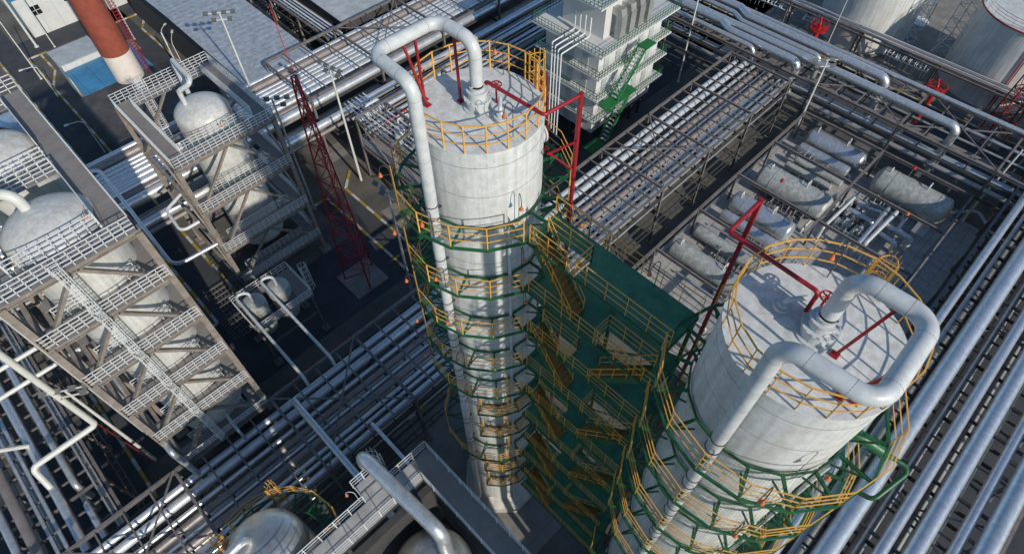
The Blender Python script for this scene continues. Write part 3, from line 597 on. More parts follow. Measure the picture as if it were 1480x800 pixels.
def tower(label, x0, x1, ys, levels, walk=1.5, material='steel_tan', ladder=True, topz=None, seed=1):
    """open steel tower: posts, floor beams, walkway strips round each bay, diagonal braces, white mesh railings, ladder"""
    t = thing('platform_tower', label, 'platform tower', (x0, ys[0], 0)); zt = levels[0]
    for x in (x0, x1):
        for y in ys:
            q = MB().beam((x, y, .3), (x, y, zt - .3), .42, .42, 'I'); q.box(x - .6, x + .6, y - .6, y + .6, 0, .3); q.build('post', material, t)
    for li, z in enumerate(levels):
        fl = MB(); rl = MB()
        for y in ys: MB().beam((x0 + (.22 if li else -.2), y, z - .28), (x1 - (.22 if li else -.2), y, z - .28), .3, .5, 'I').build('floor_beam', material, t)
        for x in (x0, x1):
            for a, b in zip(ys[:-1], ys[1:]): MB().beam((x, a + .16, z - .28), (x, b - .16, z - .28), .3, .5, 'I').build('floor_beam', material, t)
        # decks: strip along each row plus the two sides
        ya, yb = ys[0], ys[-1]
        strips = [(x0 - .1, x1 + .1, ya - .35, ya + walk)]
        if li == 0:
            strips += [(x0 - .1, x0 + walk, ya + walk + .004, yb + .3), (x1 - walk, x1 + .1, ya + walk + .004, yb + .3)]
            for y in ys[1:]: strips.append((x0 + walk + .004, x1 - walk - .004, y - walk * (.9 if y != ys[-1] else 1), y + (.3 if y == ys[-1] else .2)))
        else:
            strips += [(x1 - walk * .8, x1 + .1, ya + walk + .004, yb)]
            for y in ys[1:]: strips.append((x0, x1 - walk * .8 - .004, y - walk * .9, y))
        for (a, b, c, d) in strips: fl.box(a, b, c, d, z, z + .06)
        fo = fl.build('deck', 'deck_grey', t)
        zz = z + .06
        mesh_rail(rl, (x0 - .05, ya - .3, zz), (x1 + .05, ya - .3, zz)); mesh_rail(rl, (x0 + walk, ya + walk - .05, zz), (x1 - walk, ya + walk - .05, zz))
        if li == 0:
            mesh_rail(rl, (x0 - .05, ya - .3, zz), (x0 - .05, yb + .25, zz), step=.3); mesh_rail(rl, (x1 + .05, ya - .3, zz), (x1 + .05, yb + .25, zz), step=.3)
            mesh_rail(rl, (x0 - .05, yb + .25, zz), (x1 + .05, yb + .25, zz))
            for k, (a, b) in enumerate(zip(ys[:-1], ys[1:])):
                mesh_rail(rl, (x0 + walk - .05, a + walk, zz), (x0 + walk - .05, b - walk * .9, zz), step=.3); mesh_rail(rl, (x1 - walk + .05, a + walk, zz), (x1 - walk + .05, b - walk * .9, zz), step=.3)
                mesh_rail(rl, (x0 + walk, b - walk * .9, zz), (x1 - walk, b - walk * .9, zz))
                if b != ys[-1]: mesh_rail(rl, (x0 + walk, b + .2, zz), (x1 - walk, b + .2, zz))
        else:
            mesh_rail(rl, (x1 + .05, ya, zz), (x1 + .05, yb, zz), step=.35)
            mesh_rail(rl, (x0 - .05, ya - .3, zz), (x0 - .05, ya + walk, zz), step=.35)
        rl.build('mesh_railing', 'rail_white', fo)
    xm = (x0 + x1) / 2
    for li in range(len(levels) - 1):
        za, zb = levels[li] - .5, levels[li + 1] + .05; br = MB()
        for y in (ys[0], ys[-1]):
            br.beam((xm - .15, y - .02, za), (x0 + .2, y - .02, zb), .26, .22); br.beam((xm + .15, y - .02, za), (x1 - .2, y - .02, zb), .26, .22)
        for x in (x0, x1): 
            for a, b in zip(ys[:-1], ys[1:]): br.beam((x, a, zb), (x, (a + b) / 2, za), .2, .18); br.beam((x, b, zb), (x, (a + b) / 2, za), .2, .18)
        br.build('brace', material, t)
        if ladder:
            c_ = MB(); cage(c_, xm - .55, ys[0] - .45, levels[li + 1], levels[li] + .9, 0, -1, .27); c_.build('caged_ladder', 'rail_white', t)
    return t
# left tower (lower left) with two vessels
tower('large rusty tan platform tower with white mesh railings at the left edge', -6.75, .95, [32.5, 41.5, 50.5], [32.6, 28.1, 23.4, 18.7, 14.0, 9.0], 1.35)
vessel('white domed vessel inside the front bay of the left tower', -2.5, 36.5, 2.85, 9, 33.5, neck=([(-2.9, 37.6, 33.0), (-2.9, 37.6, 34.5), (-5.4, 40.2, 34.5), (-8.6, 41.0, 30), (-8.6, 41.0, 4)], .32, 'pipe_cream'))
vessel('white domed vessel inside the rear bay of the left tower', -2.8, 45.6, 2.6, 9, 33.2)
# middle left tower with one vessel
tower('tan platform tower with white mesh railings around one domed vessel', 7.15, 17.3, [50.9, 63.2], [20.6, 14.7, 8.6, 3.1], 1.35, ladder=False)
vessel('white domed vessel rising through the smaller left platform tower', 12.9, 56.8, 2.65, 3, 21.8, neck=([(11.9, 57.2, 21.4), (11.9, 57.1, 23.2), (13.2, 55.9, 24.2), (13.4, 60.4, 24.4), (13.4, 60.6, 21), (13.4, 61, 3)], .24, 'white_paint'))
for (v, cx, cy, z) in ((0, -1.4, 38.4, 32.7), (1, 12.1, 57.3, 20.6)):
    t = thing('swan_neck_lamp', ('orange shaded lamp on a bent rod beside the front left dome', 'orange shaded lamp on a bent rod beside the dome of the smaller left tower')[v], 'lamp', (cx + 1.2, cy - 4.6 - v, z)); lamp(t, cx + 1.2, cy - 4.6 - v, z, -.9, .5, 'orange', 1.5)
# extra small deck with ladder cage on the far side of the middle left tower
q = thing('ladder_cage', 'white ladder cage standing on the far railing of the smaller left tower', 'ladder', (9.3, 63.6, 15)); c_ = MB(); cage(c_, 10.2, 63.5, 14.7, 22.2, 0, 1, .45); c_.build('cage', 'rail_white', q)
# small blue tank behind the left tower
tk = thing('storage_drum', 'small blue grey drum behind the rear walkway of the left tower', 'drum', (-1, 53.5, 26)); MB().lathe([(.01, 28.6), (1., 28.55), (1.7, 28.2), (1.8, 27.8), (1.8, 10)], (-.9, 55, 0), 32).build('body', 'galv', tk)
# pipe bends between the towers
pipe('white pipe loop between the two left towers, lower', [at(262, 280, 14), at(240, 304, 14), at(262, 335, 14), at(288, 320, 14)], .16, 'rail_white', bend=.7)
pz = 12.
pipe('long dark pipe running beside the left tower then turning white toward the smaller tower', [at(112, 252, pz), at(143, 245, pz), at(252, 386, pz), at(314, 352, pz)], .2, 'galv', bend=1.2)
# flat grating frame seen on the ground between the towers
q = MB()
for k in range(9): q.beam((3.6 + k * .45, 46.5, .5), (3.6 + k * .45, 55, .5), .06)
for k in range(12): q.beam((3.4, 46.7 + .75 * k, .55), (7.4, 46.7 + .75 * k, .55), .08)
for k in range(20): q.beam((3.4, 47 + .4 * k, .5), (2.5, 46.8 + .4 * k, .5), .05)
tag(q.build('cable_trench_cover', 'slab'), 'slatted trench cover lying in a strip of sun between the left towers', 'trench cover')
# =============================================================== DRUM SKID
t = thing('drum_platform', 'small platform with white railings holding two round drums', 'platform', (4.5, 41, 0))
q = MB()
for x, y in ((4.6, 41.3), (10.8, 41.3), (4.6, 45.5), (10.8, 45.5)): q.beam((x, y, .25), (x, y, 6.7), .2, .2, 'I'); q.box(x - .4, x + .4, y - .4, y + .4, 0, .25)
for y in (41.3, 45.5): q.beam((4.6, y, 6.6), (10.8, y, 6.6), .16, .24); q.beam((4.6, y, 3.5), (10.8, y, 3.5), .14, .2)
for x in (4.6, 7.7, 10.8): q.beam((x, 41.3, 6.6), (x, 45.5, 6.6), .16, .24)
q.build('frame', 'steel_brown', t)
q = MB(); q.box(4.4, 11, 41, 42, 6.74, 6.8); q.box(4.4, 11, 45, 45.9, 6.74, 6.8); q.box(9.6, 11, 42.004, 44.996, 6.74, 6.8); dk = q.build('deck', 'deck_grey', t)
q = MB(); mesh_rail(q, (4.4, 41, 6.8), (11, 41, 6.8), 1.1, .6, 3); mesh_rail(q, (4.4, 45.9, 6.8), (11, 45.9, 6.8), 1.1, .6, 3); mesh_rail(q, (4.4, 41, 6.8), (4.4, 45.9, 6.8), 1.1, .5, 3); mesh_rail(q, (11, 41, 6.8), (11, 45.9, 6.8), 1.1, .5, 3); q.build('railing', 'rail_white', dk)
q = MB(); cage(q, 11.6, 44, 3, 8.2, 1, 0, .4); q.build('caged_ladder', 'rail_white', t)
for i, (x, lb) in enumerate(((5.9, 'left of the two round drums on the small railed platform'), (8.7, 'right of the two round drums on the small railed platform'))):
    d = thing('round_drum', lb, 'drum', (x, 43.7, 4))
    MB().lathe([(1.0, 3.2), (1.12, 3.6), (1.12, 6.9), (1.18, 6.9), (1.18, 7.05), (1.12, 7.05), (1.12, 7.5), (1.18, 7.5), (1.18, 7.62), (1.12, 7.62), (1.12, 7.95), (.9, 8.05), (.01, 8.12)], (x, 43.7, 0), 32).build('body', 'vessel_grey', d)
    y2 = 31.6; xx = x - 1.35 if i == 0 else x - 1.25
    MB().tube([(x, 43.7, 8.1), (x, 43.7, 9.6), (x - 1.2 + .0, 44.3, 9.6), (x - 1.25, 41, 9.8), (xx, y2, 9.9), (xx, y2 - .1, 8.3)], .15, 12, bend=.45).build('outlet_pipe', 'white_paint', d)
for i in range(3): pipe(f'{ORD[i]} thin red pipe from the left below the small drum platform', [(4.8, 34 + i * 1.5, 2.4), (11.5, 34 + 1.5 * i, 2.4)] , .06, 'red_bright', n=6)
# =============================================================== VESSEL SKID (right)
xs = [33.4, 41.6, 49.85, 57.95, 66.2, 74.1]; ZF = 6.
t = thing('overhead_structure', 'brown beam frame with railings standing over the horizontal vessels', 'frame', (33.4, 9.1, 0))
for y in (19.8, 9.1, -1.9):
    for a, b in zip(xs[:-1], xs[1:]):
        if y < 0 and a < 55: continue
        MB().beam((a + .02, y, ZF), (b - .02, y, ZF), .26, .42, 'I').build('side_beam', 'steel_brown', t)
    for x in xs:
        if y < 0 and x < 57: continue
        MB().beam((x, y, .05), (x, y, ZF - .22), .24, .24, 'I').build('post', 'steel_brown', t)
for x in xs:
    MB().beam((x, 19.9, ZF - .01), (x, 9.0, ZF - .01), .24, .38, 'I').build('cross_beam', 'steel_brown', t)
    if x > 57: MB().beam((x, 9.0, ZF - .01), (x, -2.0, ZF - .01), .24, .38, 'I').build('cross_beam', 'steel_brown', t)
q = MB(); mesh_rail(q, (34, 20.4, 1.7), (74, 20.4, 1.7), 1.2, 1.2, 3); mesh_rail(q, (74.8, 20, 1.7), (74.8, -1.9, 1.7), 1.2, 1.2, 3); q.build('railing', 'galv', t)
struct(MB().box(33.5, 75.2, -6.0, 20.7, 0, 1.6).build('skid_base', 'deck_plate'))
def hvessel(label, x, ya, yb, z, r, material='shell_vessel', head=.5, manhole=True, saddle=True):
    """horizontal vessel along Y"""
    d = thing('horizontal_vessel', label, 'vessel', (x, (ya + yb) / 2, 1.6)); L = yb - ya
    hd = [(r * math.cos(rad(a)), -r * head * math.sin(rad(a))) for a in range(90, -1, -10)]
    prof = [(max(.01, p), q) for p, q in hd] + [(r, L * .12), (r * 1.02, L * .12), (r * 1.02, L * .12 + .1), (r, L * .12 + .1), (r, L * .82), (r * 1.02, L * .82), (r * 1.02, L * .82 + .1), (r, L * .82 + .1)] + [(max(.01, r * math.cos(rad(a))), L + r * head * math.sin(rad(a))) for a in range(0, 91, 10)]
    MB().lathe(prof, (x, ya, z), 36, axis=(0, 1, 0)).build('shell', material, d)
    if saddle:
        for f in (.2, .8): MB().box(x - r * .8, x + r * .8, ya + L * f - .15, ya + L * f + .15, 1.6, z - r * .4).build('saddle', 'steel_brown', d)
    if manhole:
        q = MB().tube([(x, ya + L * .35, z + r * .9), (x, ya + L * .35, z + r + .55), (x + .9, ya + L * .35, z + r + .55), (x + .9, ya + L * .35, z + r * .3)], .09, 8, bend=.2); q.build('nozzle', 'white_paint', d)
        q = MB().tube([(x - .25, ya + L * .93, z + r * .95), (x - .25, ya + L * .93, z + r + .5), (x + .25, ya + L * .93, z + r + .5), (x + .25, ya + L * .93, z + r * .95)], .08, 8, bend=.15); q.build('handle_pipe', 'white_paint', d)
    return d
V = [((912, 388), (1018, 440), 1.05, 2.9, 'silver_dull', 'thick grey horizontal vessel nearest the green stair tower'),
     ((928, 338), (1062, 415), .75, 2.6, 'shell_vessel', 'slimmer grey horizontal vessel behind the one by the stair tower'),
     ]
def span(u0, v0, u1, v1, z): 
    a = at(u0, v0, z); b = at(u1, v1, z); return (a.x + b.x) / 2, min(a.y, b.y), max(a.y, b.y)
HV = [(975, 362, 1078, 418, 2.9, 1.0, 'vessel_grey', 'mottled grey horizontal vessel nearest the stair tower'),
      (1008, 338, 1110, 394, 2.7, .68, 'vessel_grey', 'slim grey horizontal vessel second from the stair tower'),
      (1045, 314, 1118, 350, 2.8, .6, 'galv', 'slim blue grey vessel behind the red post'),
      (1063, 296, 1138, 330, 3.0, 1.15, 'galv', 'thick blue grey horizontal vessel behind the red post top'),
      (1106, 257, 1186, 300, 3.6, 1.5, 'vessel_grey', 'big mottled pale vessel in the middle of the skid'),
      (1139, 240, 1196, 270, 2.7, .42, 'vessel_grey', 'left of two slim banded tubes beside the big mottled vessel'),
      (1152, 234, 1213, 263, 2.7, .42, 'vessel_grey', 'right of two slim banded tubes beside the big mottled vessel'),
      (1158, 216, 1222, 246, 2.8, .62, 'galv', 'slim blue grey vessel below the thick one at the top of the skid'),
      (1176, 200, 1240, 232, 3.1, 1.15, 'galv', 'thick blue grey vessel at the top of the skid'),
      (1275, 262, 1358, 304, 3.6, 1.55, 'vessel_grey', 'big mottled pale vessel at the far right of the skid')]
for (u0, v0, u1, v1, z, r, m_, lb) in HV:
    x, ya, yb = span(u0, v0, u1, v1, z); hvessel(lb, x, ya - .3, yb + .3, z + .1, r * 1.14, m_, .45 if r > 1 else .3, manhole=r > .9)
for i, (x, ya, yb, z, r) in enumerate(((39.4, 10.5, 18.5, 2.2, .14), (43.6, 10.5, 17.5, 2.0, .12), (45.6, 11, 18.8, 2.4, .16), (52.4, 10.4, 18.6, 2.1, .13), (56.6, 10.3, 18.8, 2.2, .16), (64.6, 10.6, 18.4, 2.2, .14), (71.9, 10.6, 18.6, 2.3, .16))):
    pipe(f'{ORD[i]} thin floor pipe from the stair tower between the skid vessels', [(x, ya, 1.75), (x, ya, z), (x, yb, z), (x, yb, 1.75)], r, ('white_paint', 'galv')[i % 2], bend=.3, n=10)
for i, (x0, x1, y0, y1, h) in enumerate(((36, 38.6, 10.5, 18.5, .7), (43.9, 45, 10.2, 12.6, .9), (50.6, 51.8, 17.2, 18.8, .8), (63.2, 64, 10.2, 13, .9), (67, 68.4, 12, 13.2, .8), (68.4, 72.4, -.4, .9, .6))):
    q = MB().box(x0, x1, y0, y1, 1.6, 1.6 + h); q.box(x0 - .06, x1 + .06, y0 - .06, y1 + .06, 1.6 + h, 1.66 + h)
    tag(q.build('equipment_box', ('slab_pale', 'galv')[i % 2]), f'{ORD[i]} low box from the stair tower on the vessel skid floor', 'equipment box')
for i, (xa, ya, n_) in enumerate(((34.5, 41, 0), (48.6, 11, 4), (53.6, 11, 4), (56, 14, 3), (60.2, 11.2, 5), (66.9, 11, 4), (70.2, 13, 4), (73.2, 11, 5), (59.6, 1.5, 5), (62.8, 3.5, 4), (65.6, .5, 5), (69.6, 2.2, 4))):
    if n_: manifold(f'{ORD[i]} low pipe manifold counted away from the stair tower on the vessel skid', ya, ya + 4.5, xa, 2.2, n_ + 3, material=('galv', 'silver_dull', 'white_paint')[i % 3])
# pipework cluster on the skid
for i, (a, b, z, r) in enumerate((((1237, 283), (1190, 328), 4.2, .2), ((1285, 300), (1240, 352), 4.4, .24), ((1297, 305), (1252, 350), 4.4, .24), ((1224, 300), (1262, 322), 3.2, .3), ((1275, 322), (1318, 345), 3.6, .28), ((1268, 335), (1295, 352), 3.2, .3), ((1308, 318), (1298, 330), 3.2, .18), ((1225, 290), (1275, 308), 2.6, .25), ((1210, 318), (1240, 332), 2.4, .2), ((1240, 325), (1222, 342), 3.4, .12), ((1190, 300), (1160, 330), 2.4, .15))):
    p, q_ = at(*a, z), at(*b, z); pipe(f'{ORD[i]} short pipe in the cluster at the middle of the vessel skid', [p + Vector((0, 0, -z + 1.7)), p, q_, q_ + Vector((0, 0, -z + 1.7))], r, ('white_paint', 'galv')[i % 2], bend=r * 1.4, n=12)
for i in range(16):
    p = at(1205 + (i % 4) * 14 + random.uniform(-4, 4), 288 + (i // 4) * 11 + random.uniform(-3, 3) + (i % 4) * 4, 2.5)
    q = MB().cyl((p.x, p.y), .28, 1.6, 2.9, 12); q.tube([(p.x, p.y, 2.9), (p.x, p.y, 3.3)], .07, 8); q.lathe([(.2, 3.3), (.24, 3.33), (.2, 3.36)], (p.x, p.y, 0), 12); q.tube([(p.x - .6, p.y, 2.1), (p.x + .6, p.y, 2.1)], .16, 8)
    tag(q.build('valve', ('galv', 'white_paint', 'steel_dark')[i % 3]), f'{ORD[i % 4]} small valve from the left, {ORD[i // 4]} row from the back, skid pipe cluster', 'valve', 'valves in the pipe cluster of the vessel skid')
manifold('shaded pipe manifold on the near side of the vessel skid', 40, 55, 7.5, 2.2, 12, 'x', 'galv')
pipe('white looped pipe at the far right corner of the vessel skid', [(73.5, -1, 3), (76.4, -3.4, 3), (73.9, -6, 3), (73.2, -12, 3)], .17, 'white_paint', bend=.8)
for i, (u, v) in enumerate(((1294, 268), (1112, 286), (1283, 333))):
    p = at(u, v + 14, 2); t = thing('signal_lamp', ('red beacon lamp on a thin pole over the far right vessel', 'red beacon lamp on a thin pole left of the big mottled vessel', 'orange beacon lamp on a pole in the pipe cluster')[i], 'lamp', (p.x, p.y, 1.6))
    MB().beam((p.x, p.y, 1.6), (p.x, p.y, 6.6), .05).build('pole', 'galv', t); MB().lathe([(.02, 6.5), (.2, 6.55), (.24, 6.75), (.15, 6.95), (.01, 7.0)], (p.x, p.y, 0), 12).build('lamp_head', 'red_bright' if i < 2 else 'orange', t)
# =============================================================== FRONT PLATFORM (bottom) AND ITS VESSELS
Z = 22.0
t = thing('elevated_walkway', 'angled grey walkway with white railings at the bottom of the view', 'walkway', (5.5, 12, 0))
q = MB(); q.box(-9, 4.75, 12.95, 14.3, Z - .08, Z); q.box(1.4, 3.0, 14.304, 15.5, Z - .08, Z); a_ = q.build('deck', 'deck_plate', t)
q = MB(); q.box(4.754, 6.15, -6, 14.3, Z - .08, Z); b_ = q.build('deck', 'deck_grey', t)
q = MB(); R_ = lambda pts: railing(q, pts, 1.15, 1.05, 3, .022, .055)
R_([(-9, 14.3, Z), (1.4, 14.3, Z), (1.4, 15.5, Z), (3.0, 15.5, Z), (3.0, 14.3, Z), (6.15, 14.3, Z)]); R_([(-9, 12.95, Z), (4.75, 12.95, Z)]); q.build('railing', 'rail_white', a_)
q = MB(); R_([(6.15, 14.3, Z), (6.15, -6, Z)]); R_([(4.75, 12.95, Z), (4.75, -6, Z)]); q.build('railing', 'rail_white', b_)
q = MB(); cage(q, 3.3, 15.6, 12, Z + 1.3, 0, 1, .42); q.build('caged_ladder', 'rail_white', t)
q = MB()
for y in (14.25, 13.0): q.beam((-9, y, Z - .25), (4.9, y, Z - .25), .16, .34, 'I')
for x in (4.8, 6.1): q.beam((x, -6, Z - .25), (x, 14.3, Z - .25), .16, .34, 'I')
for x, y in ((6.0, 14.1), (4.9, 13.1), (-3.5, 14.1), (6.0, 0), (4.9, 0), (-8, 14.1), (4.9, 7), (6.0, 7)): q.beam((x, y, 0), (x, y, Z - .4), .3, .3, 'I')
for k, z in enumerate((18, 14, 10, 6)):
    q.beam((4.9, 13.1, z), (4.9, -6, z), .2, .3); q.beam((-8, 13.1, z), (4.9, 13.1, z), .2, .3); q.beam((4.9, 13.1, z), (4.9, 7, z + 3.7), .14)
q.build('frame', 'steel_dark', t)
tag(MB().box(-2.2, 6.0, 12.3, 12.8, 0.1, 21.2).build('shade_wall', 'steel_dark'), 'dark sheet wall added under the front walkway to cast shade on the middle rack', 'screen')  # solid wall added so the walkway structure throws shade over rack and ground
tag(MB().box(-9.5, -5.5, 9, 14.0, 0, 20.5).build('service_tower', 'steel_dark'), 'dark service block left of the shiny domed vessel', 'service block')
vessel('pale domed vessel at the bottom edge under a thick elbow pipe', 2.0, 9.2, 2.45, 6, 20.6, 'vessel_steel', neck=([(3.0, 8.8, 20.3), (3.15, 8.9, 25.2), (2.7, 15.4, 25.2), (2.72, 15.55, 23.6)], .42, 'galv'))
v1 = vessel('shiny steel domed vessel at the lower left with a green and yellow platform', -4.35, 16.8, 2.35, 5, 21.9, 'vessel_steel', neck=([(-4.8, 17.5, 21.3), (-4.8, 17.5, 22.3), (-6.6, 17.3, 22.3), (-7.6, 16.9, 19.6), (-8, 17.2, 8)], .27, 'galv'))
o = ring_platform(v1, -4.1, 16.5, 18.8, 3.9, -20, 110); 
q = MB(); cage(q, -2.3, 19.5, 17, 21.2, .3, .95, .33); q.build('caged_ladder', 'yellow', v1)
q = MB(); cage(q, -6.2, 19.2, 17, 21.2, -.3, .95, .33); q.build('caged_ladder', 'yellow', v1)
t = thing('swan_neck_lamp', 'orange shaded lamp at the railing corner of the front walkway', 'lamp', (1.2, 14.7, 22)); lamp(t, 1.2, 14.7, 21.6, -.7, .6, 'orange', 2., 'rail_white')
# =============================================================== LIGHT MASTS AND POLES
def floodmast(label, x, y, h, material='galv', n=4, az=None, r=.13):
    t = thing('floodlight_mast', label, 'light mast', (x, y, 0)); az = rad(az if az is not None else -45)
    MB().cyl((x, y), r * 1.4, 0, h, 10, r1=r * .8).build('pole', material, t)
    dx, dy = math.cos(az), math.sin(az); q = MB()
    for j, (w_, z) in enumerate(((1.9, h + .1), (1.3, h - .8))): q.beam((x - dx * w_, y - dy * w_, z), (x + dx * w_, y + dy * w_, z), .1)
    hb = q.build('lamp_bar', material, t); nx, ny = -dy, dx
    for j, z in ((0, h + .1), (1, h - .8)):
        ks = (-1.6, -.55, .55, 1.6) if j == 0 else (-.95, .95)
        for k in ks:
            q = MB(); c = Vector((x + dx * k, y + dy * k, z)); p = [c + Vector((dx * a, dy * a, 0)) + Vector((nx, ny, 0)) * b + Vector((0, 0, zz)) for a, b, zz in ((-.3, -.2, -.02), (.3, -.2, -.02), (.3, .22, .2), (-.3, .22, .2), (-.24, -.1, -.18), (.24, -.1, -.18), (.24, .28, .0), (-.24, .28, .0))]
            q.add(p, [(0, 1, 2, 3), (7, 6, 5, 4), (4, 5, 1, 0), (5, 6, 2, 1), (6, 7, 3, 2), (7, 4, 0, 3)]); q.build('floodlight', 'floodlight_grey', hb)
    q = MB(); q.beam((x, y, h - 1), (x, y, h + .8), .5, .5) if False else None
    return t
floodmast('white floodlight mast standing between the red lattice mast and the central column', 27.7, 57.5, 17.6, 'pipe_cream', az=-80)
floodmast('grey floodlight mast in shade left of the red lattice mast', 20.2, 57.5, 17.4, 'galv', az=-35)
floodmast('shaded floodlight mast just left of the central column', 20.4, 37.6, 17.6, 'galv', az=-80)
floodmast('pale floodlight mast in front of the big sheet metal roof', 24.0, 74.6, 18.6, 'pipe_cream', az=-35)
floodmast('floodlight mast beside the upper right pipe rack', 75.0, 20.3, 13.2, 'pipe_cream', az=-40)
floodmast('floodlight mast at the lower left crossed by cream pipes', -10.0, 40.7, 15.2, 'pipe_cream', az=-30)
def pole(label, x, y, h, material='pipe_cream', r=.11, arm=None):
    t = thing('lamp_pole' if arm else 'pole', label, 'street lamp' if arm else 'pole', (x, y, 0)); MB().cyl((x, y), r * 1.3, 0, h, 10, r1=r * .8).build('shaft', material, t)
    if arm: q = MB(); e = (x + arm[0], y + arm[1], h + .2); q.tube([(x, y, h - .1), (x + arm[0] * .3, y + arm[1] * .3, h + .25), e], .05, 6); q.build('arm', material, t); MB().beam(e, (e[0] + arm[0] * .3, e[1] + arm[1] * .3, h + .15), .3, .12).build('lamp_head', material, t)
    else: MB().cyl((x, y), r * 2.2, 0, .12, 10).build('foot', material, t)
    return t
pole('tall white pole beside the green balconied building', 75.2, 39.8, 17)
pole('thin white pole crossing the upper left road', 20.8, 111.3, 14, r=.09)
pole('thin white pole at the top left of the far upper rack', 49.7, 90.6, 12)
pole('white pole on the verge right of the big sheet metal roof', 39.8, 95.6, 10, 'pipe_cream', .09)
pole('thin pole before the white building at the top left', 10.5, 118.7, 15, 'pipe_cream', .08)
pole('thick cream pole left of the white building', 8.4, 120.9, 12, 'pipe_cream', .16)
pole('thin pole on the left road edge', 5.6, 111.5, 10.5, 'pipe_cream', .09)
pole('tall pole rising at the right edge of the vessel skid', 77.3, -2.8, 11.8, 'pipe_cream', .13)
pole('slim pole in the far right corner beyond the rack', 88, -4, 12, 'pipe_cream', .1)
pole('thin white pole in front of the left white tank', 97.5, 27.5, 14, 'rail_white', .06)
pole('dark tall pole beside the upper right rack end', 86.2, 36, 9, 'steel_dark', .16)
pole('street lamp beside the left road, farther one', 5.7, 105.1, 5.2, 'pipe_cream', .07, (-1.7, .6)); pole('street lamp beside the left road, nearer one', 5.5, 87.8, 5.4, 'pipe_cream', .07, (-1.7, .6))
pole('white street lamp with double arm beside the big sheet metal roof', 22.3, 98.6, 6.2, 'rail_white', .14, (1.2, 1.2))
pole('thin curved street lamp between the chimney and the big roof', 21.6, 92.5, 7.5, 'pipe_cream', .07, (1.2, 2.2))
# lattice masts
def lattice(label, x, y, h, w0, w1, material='red_dark', n=12, antenna=0, pad=True, r=.09, sides=3, rot=20):
    t = thing('lattice_mast', label, 'lattice mast', (x, y, 0)); q = MB(); L = []
    for k in range(n + 1):
        f = (k / n) ** .92; z = h * f; w_ = w0 + (w1 - w0) * f; L.append([Vector((x + w_ * math.cos(rad(rot + 360 / sides * j)), y + w_ * math.sin(rad(rot + 360 / sides * j)), z + .2)) for j in range(sides)])
    for j in range(sides): q.tube([l_[j] for l_ in L], r, 5)
    q2 = MB()
    for k in range(n):
        for j in range(sides):
            j2 = (j + 1) % sides; q2.beam(L[k][j], L[k + 1][j2], r * .8); q2.beam(L[k + 1][j], L[k + 1][j2], r * .8)
            if k % 2: q2.beam(L[k][j2], L[k + 1][j], r * .8)
    q.build('leg_frame', material, t); q2.build('lattice', material, t)
    if antenna: MB().tube([(x, y, h), (x, y, h + antenna)], .03, 5).build('antenna', 'red_bright', t)
    if pad: MB().box(x - w0 * 1.05, x + w0 * 1.05, y - w0 * 1.05, y + w0 * 1.05, 0, .2).build('pad', 'slab', t)
    return t
lattice('dark red lattice mast with a thin antenna on a concrete pad', 17.9, 44.0, 28.2, 2.1, .25, 'red_dark', 11, 6.5)
lattice('red lattice mast in front of the right white tank', 95.5, 1.0, 24, 2.0, .8, 'red_dark', 11, 0, True, .1, 3, 50)
lattice('red lattice mast behind the central column near the balconied building', 46.5, 42.5, 14.5, 1.5, .8, 'red_dark', 9, 0, True, .12, 4, 45)
for i, (u, v, lb) in enumerate(((1292, 72, 'pale grey lattice tower right beside the left white tank'), (1355, 98, 'pale grey lattice tower left beside the right white tank'))):
    p = at(u, v); lattice(lb, p.x, p.y, 26, 2.4, 1.9, 'galv', 14, 0, False, .07, 4, 10 + 20 * i)
p = at(1328, 32); t = thing('ladder_tower', 'white ladder stack between the two white tanks', 'ladder tower', (p.x, p.y, 0)); q = MB()
for a in range(3): q.tube([(p.x + .9 * math.cos(2.1 * a), p.y + .9 * math.sin(2.1 * a), 0), (p.x + .9 * math.cos(2.1 * a), p.y + .9 * math.sin(2.1 * a), 18)], .06, 6)
for k in range(40): q.tube([(p.x - .3, p.y, .5 + k * .45), (p.x + .3, p.y - .3, .5 + k * .45)], .03, 4)
q.build('ladder', 'rail_white', t); MB().cyl((p.x, p.y), 1.5, 0, .25, 20).build('base', 'rail_white', t); q = MB().lathe([(1.3, 9), (1.35, 9.1), (1.3, 9.2)], (p.x, p.y, 0), 20); q.build('hoop', 'rail_white', t)
# =============================================================== WHITE TANKS
def tank(label, x, y, r, h, red=False):
    t = thing('storage_tank', label, 'storage tank', (x, y, 0)); prof = [(r, .3)]
    
    prof += [(r, h), (r + .08, h), (r + .08, h + .12), (r * .5, h + .5), (.01, h + .7)]
    MB().lathe(prof[:2], (x, y, 0), 72).build('shell', 'tank_paint', t); MB().lathe([(r, h), (r + .08, h), (r + .08, h + .12), (r * .5, h + .5), (.01, h + .7)], (x, y, 0), 72, smooth=False).build('roof', 'tank_paint', t); MB().cyl((x, y), r + .5, 0, .3, 48).build('foundation', 'slab', t)
    q = MB(); railing(q, circ(x, y, r - .1, h + .15, 30), 1.2, 9, 3, .03, .06, closed=True); q.build('railing', 'galv', t)
    q = MB()
    for k in range(3): a = rad(200 + 35 * k); q.cyl((x + .6 * r * math.cos(a), y + .6 * r * math.sin(a)), .5, h + .4, h + 1.1, 14)
    q.build('roof_vent', 'tank_paint', t)
    if red:
        q = MB()
        for a in (196, 199): q.tube([(x + (r + .12) * math.cos(rad(a)), y + (r + .12) * math.sin(rad(a)), 0), (x + (r + .12) * math.cos(rad(a)), y + (r + .12) * math.sin(rad(a)), h)], .07, 6)
        q.tube(circ(x, y, r + .14, h, 60), .09, 6, closed=True); q.build('fire_pipe', 'red', t)
    return t
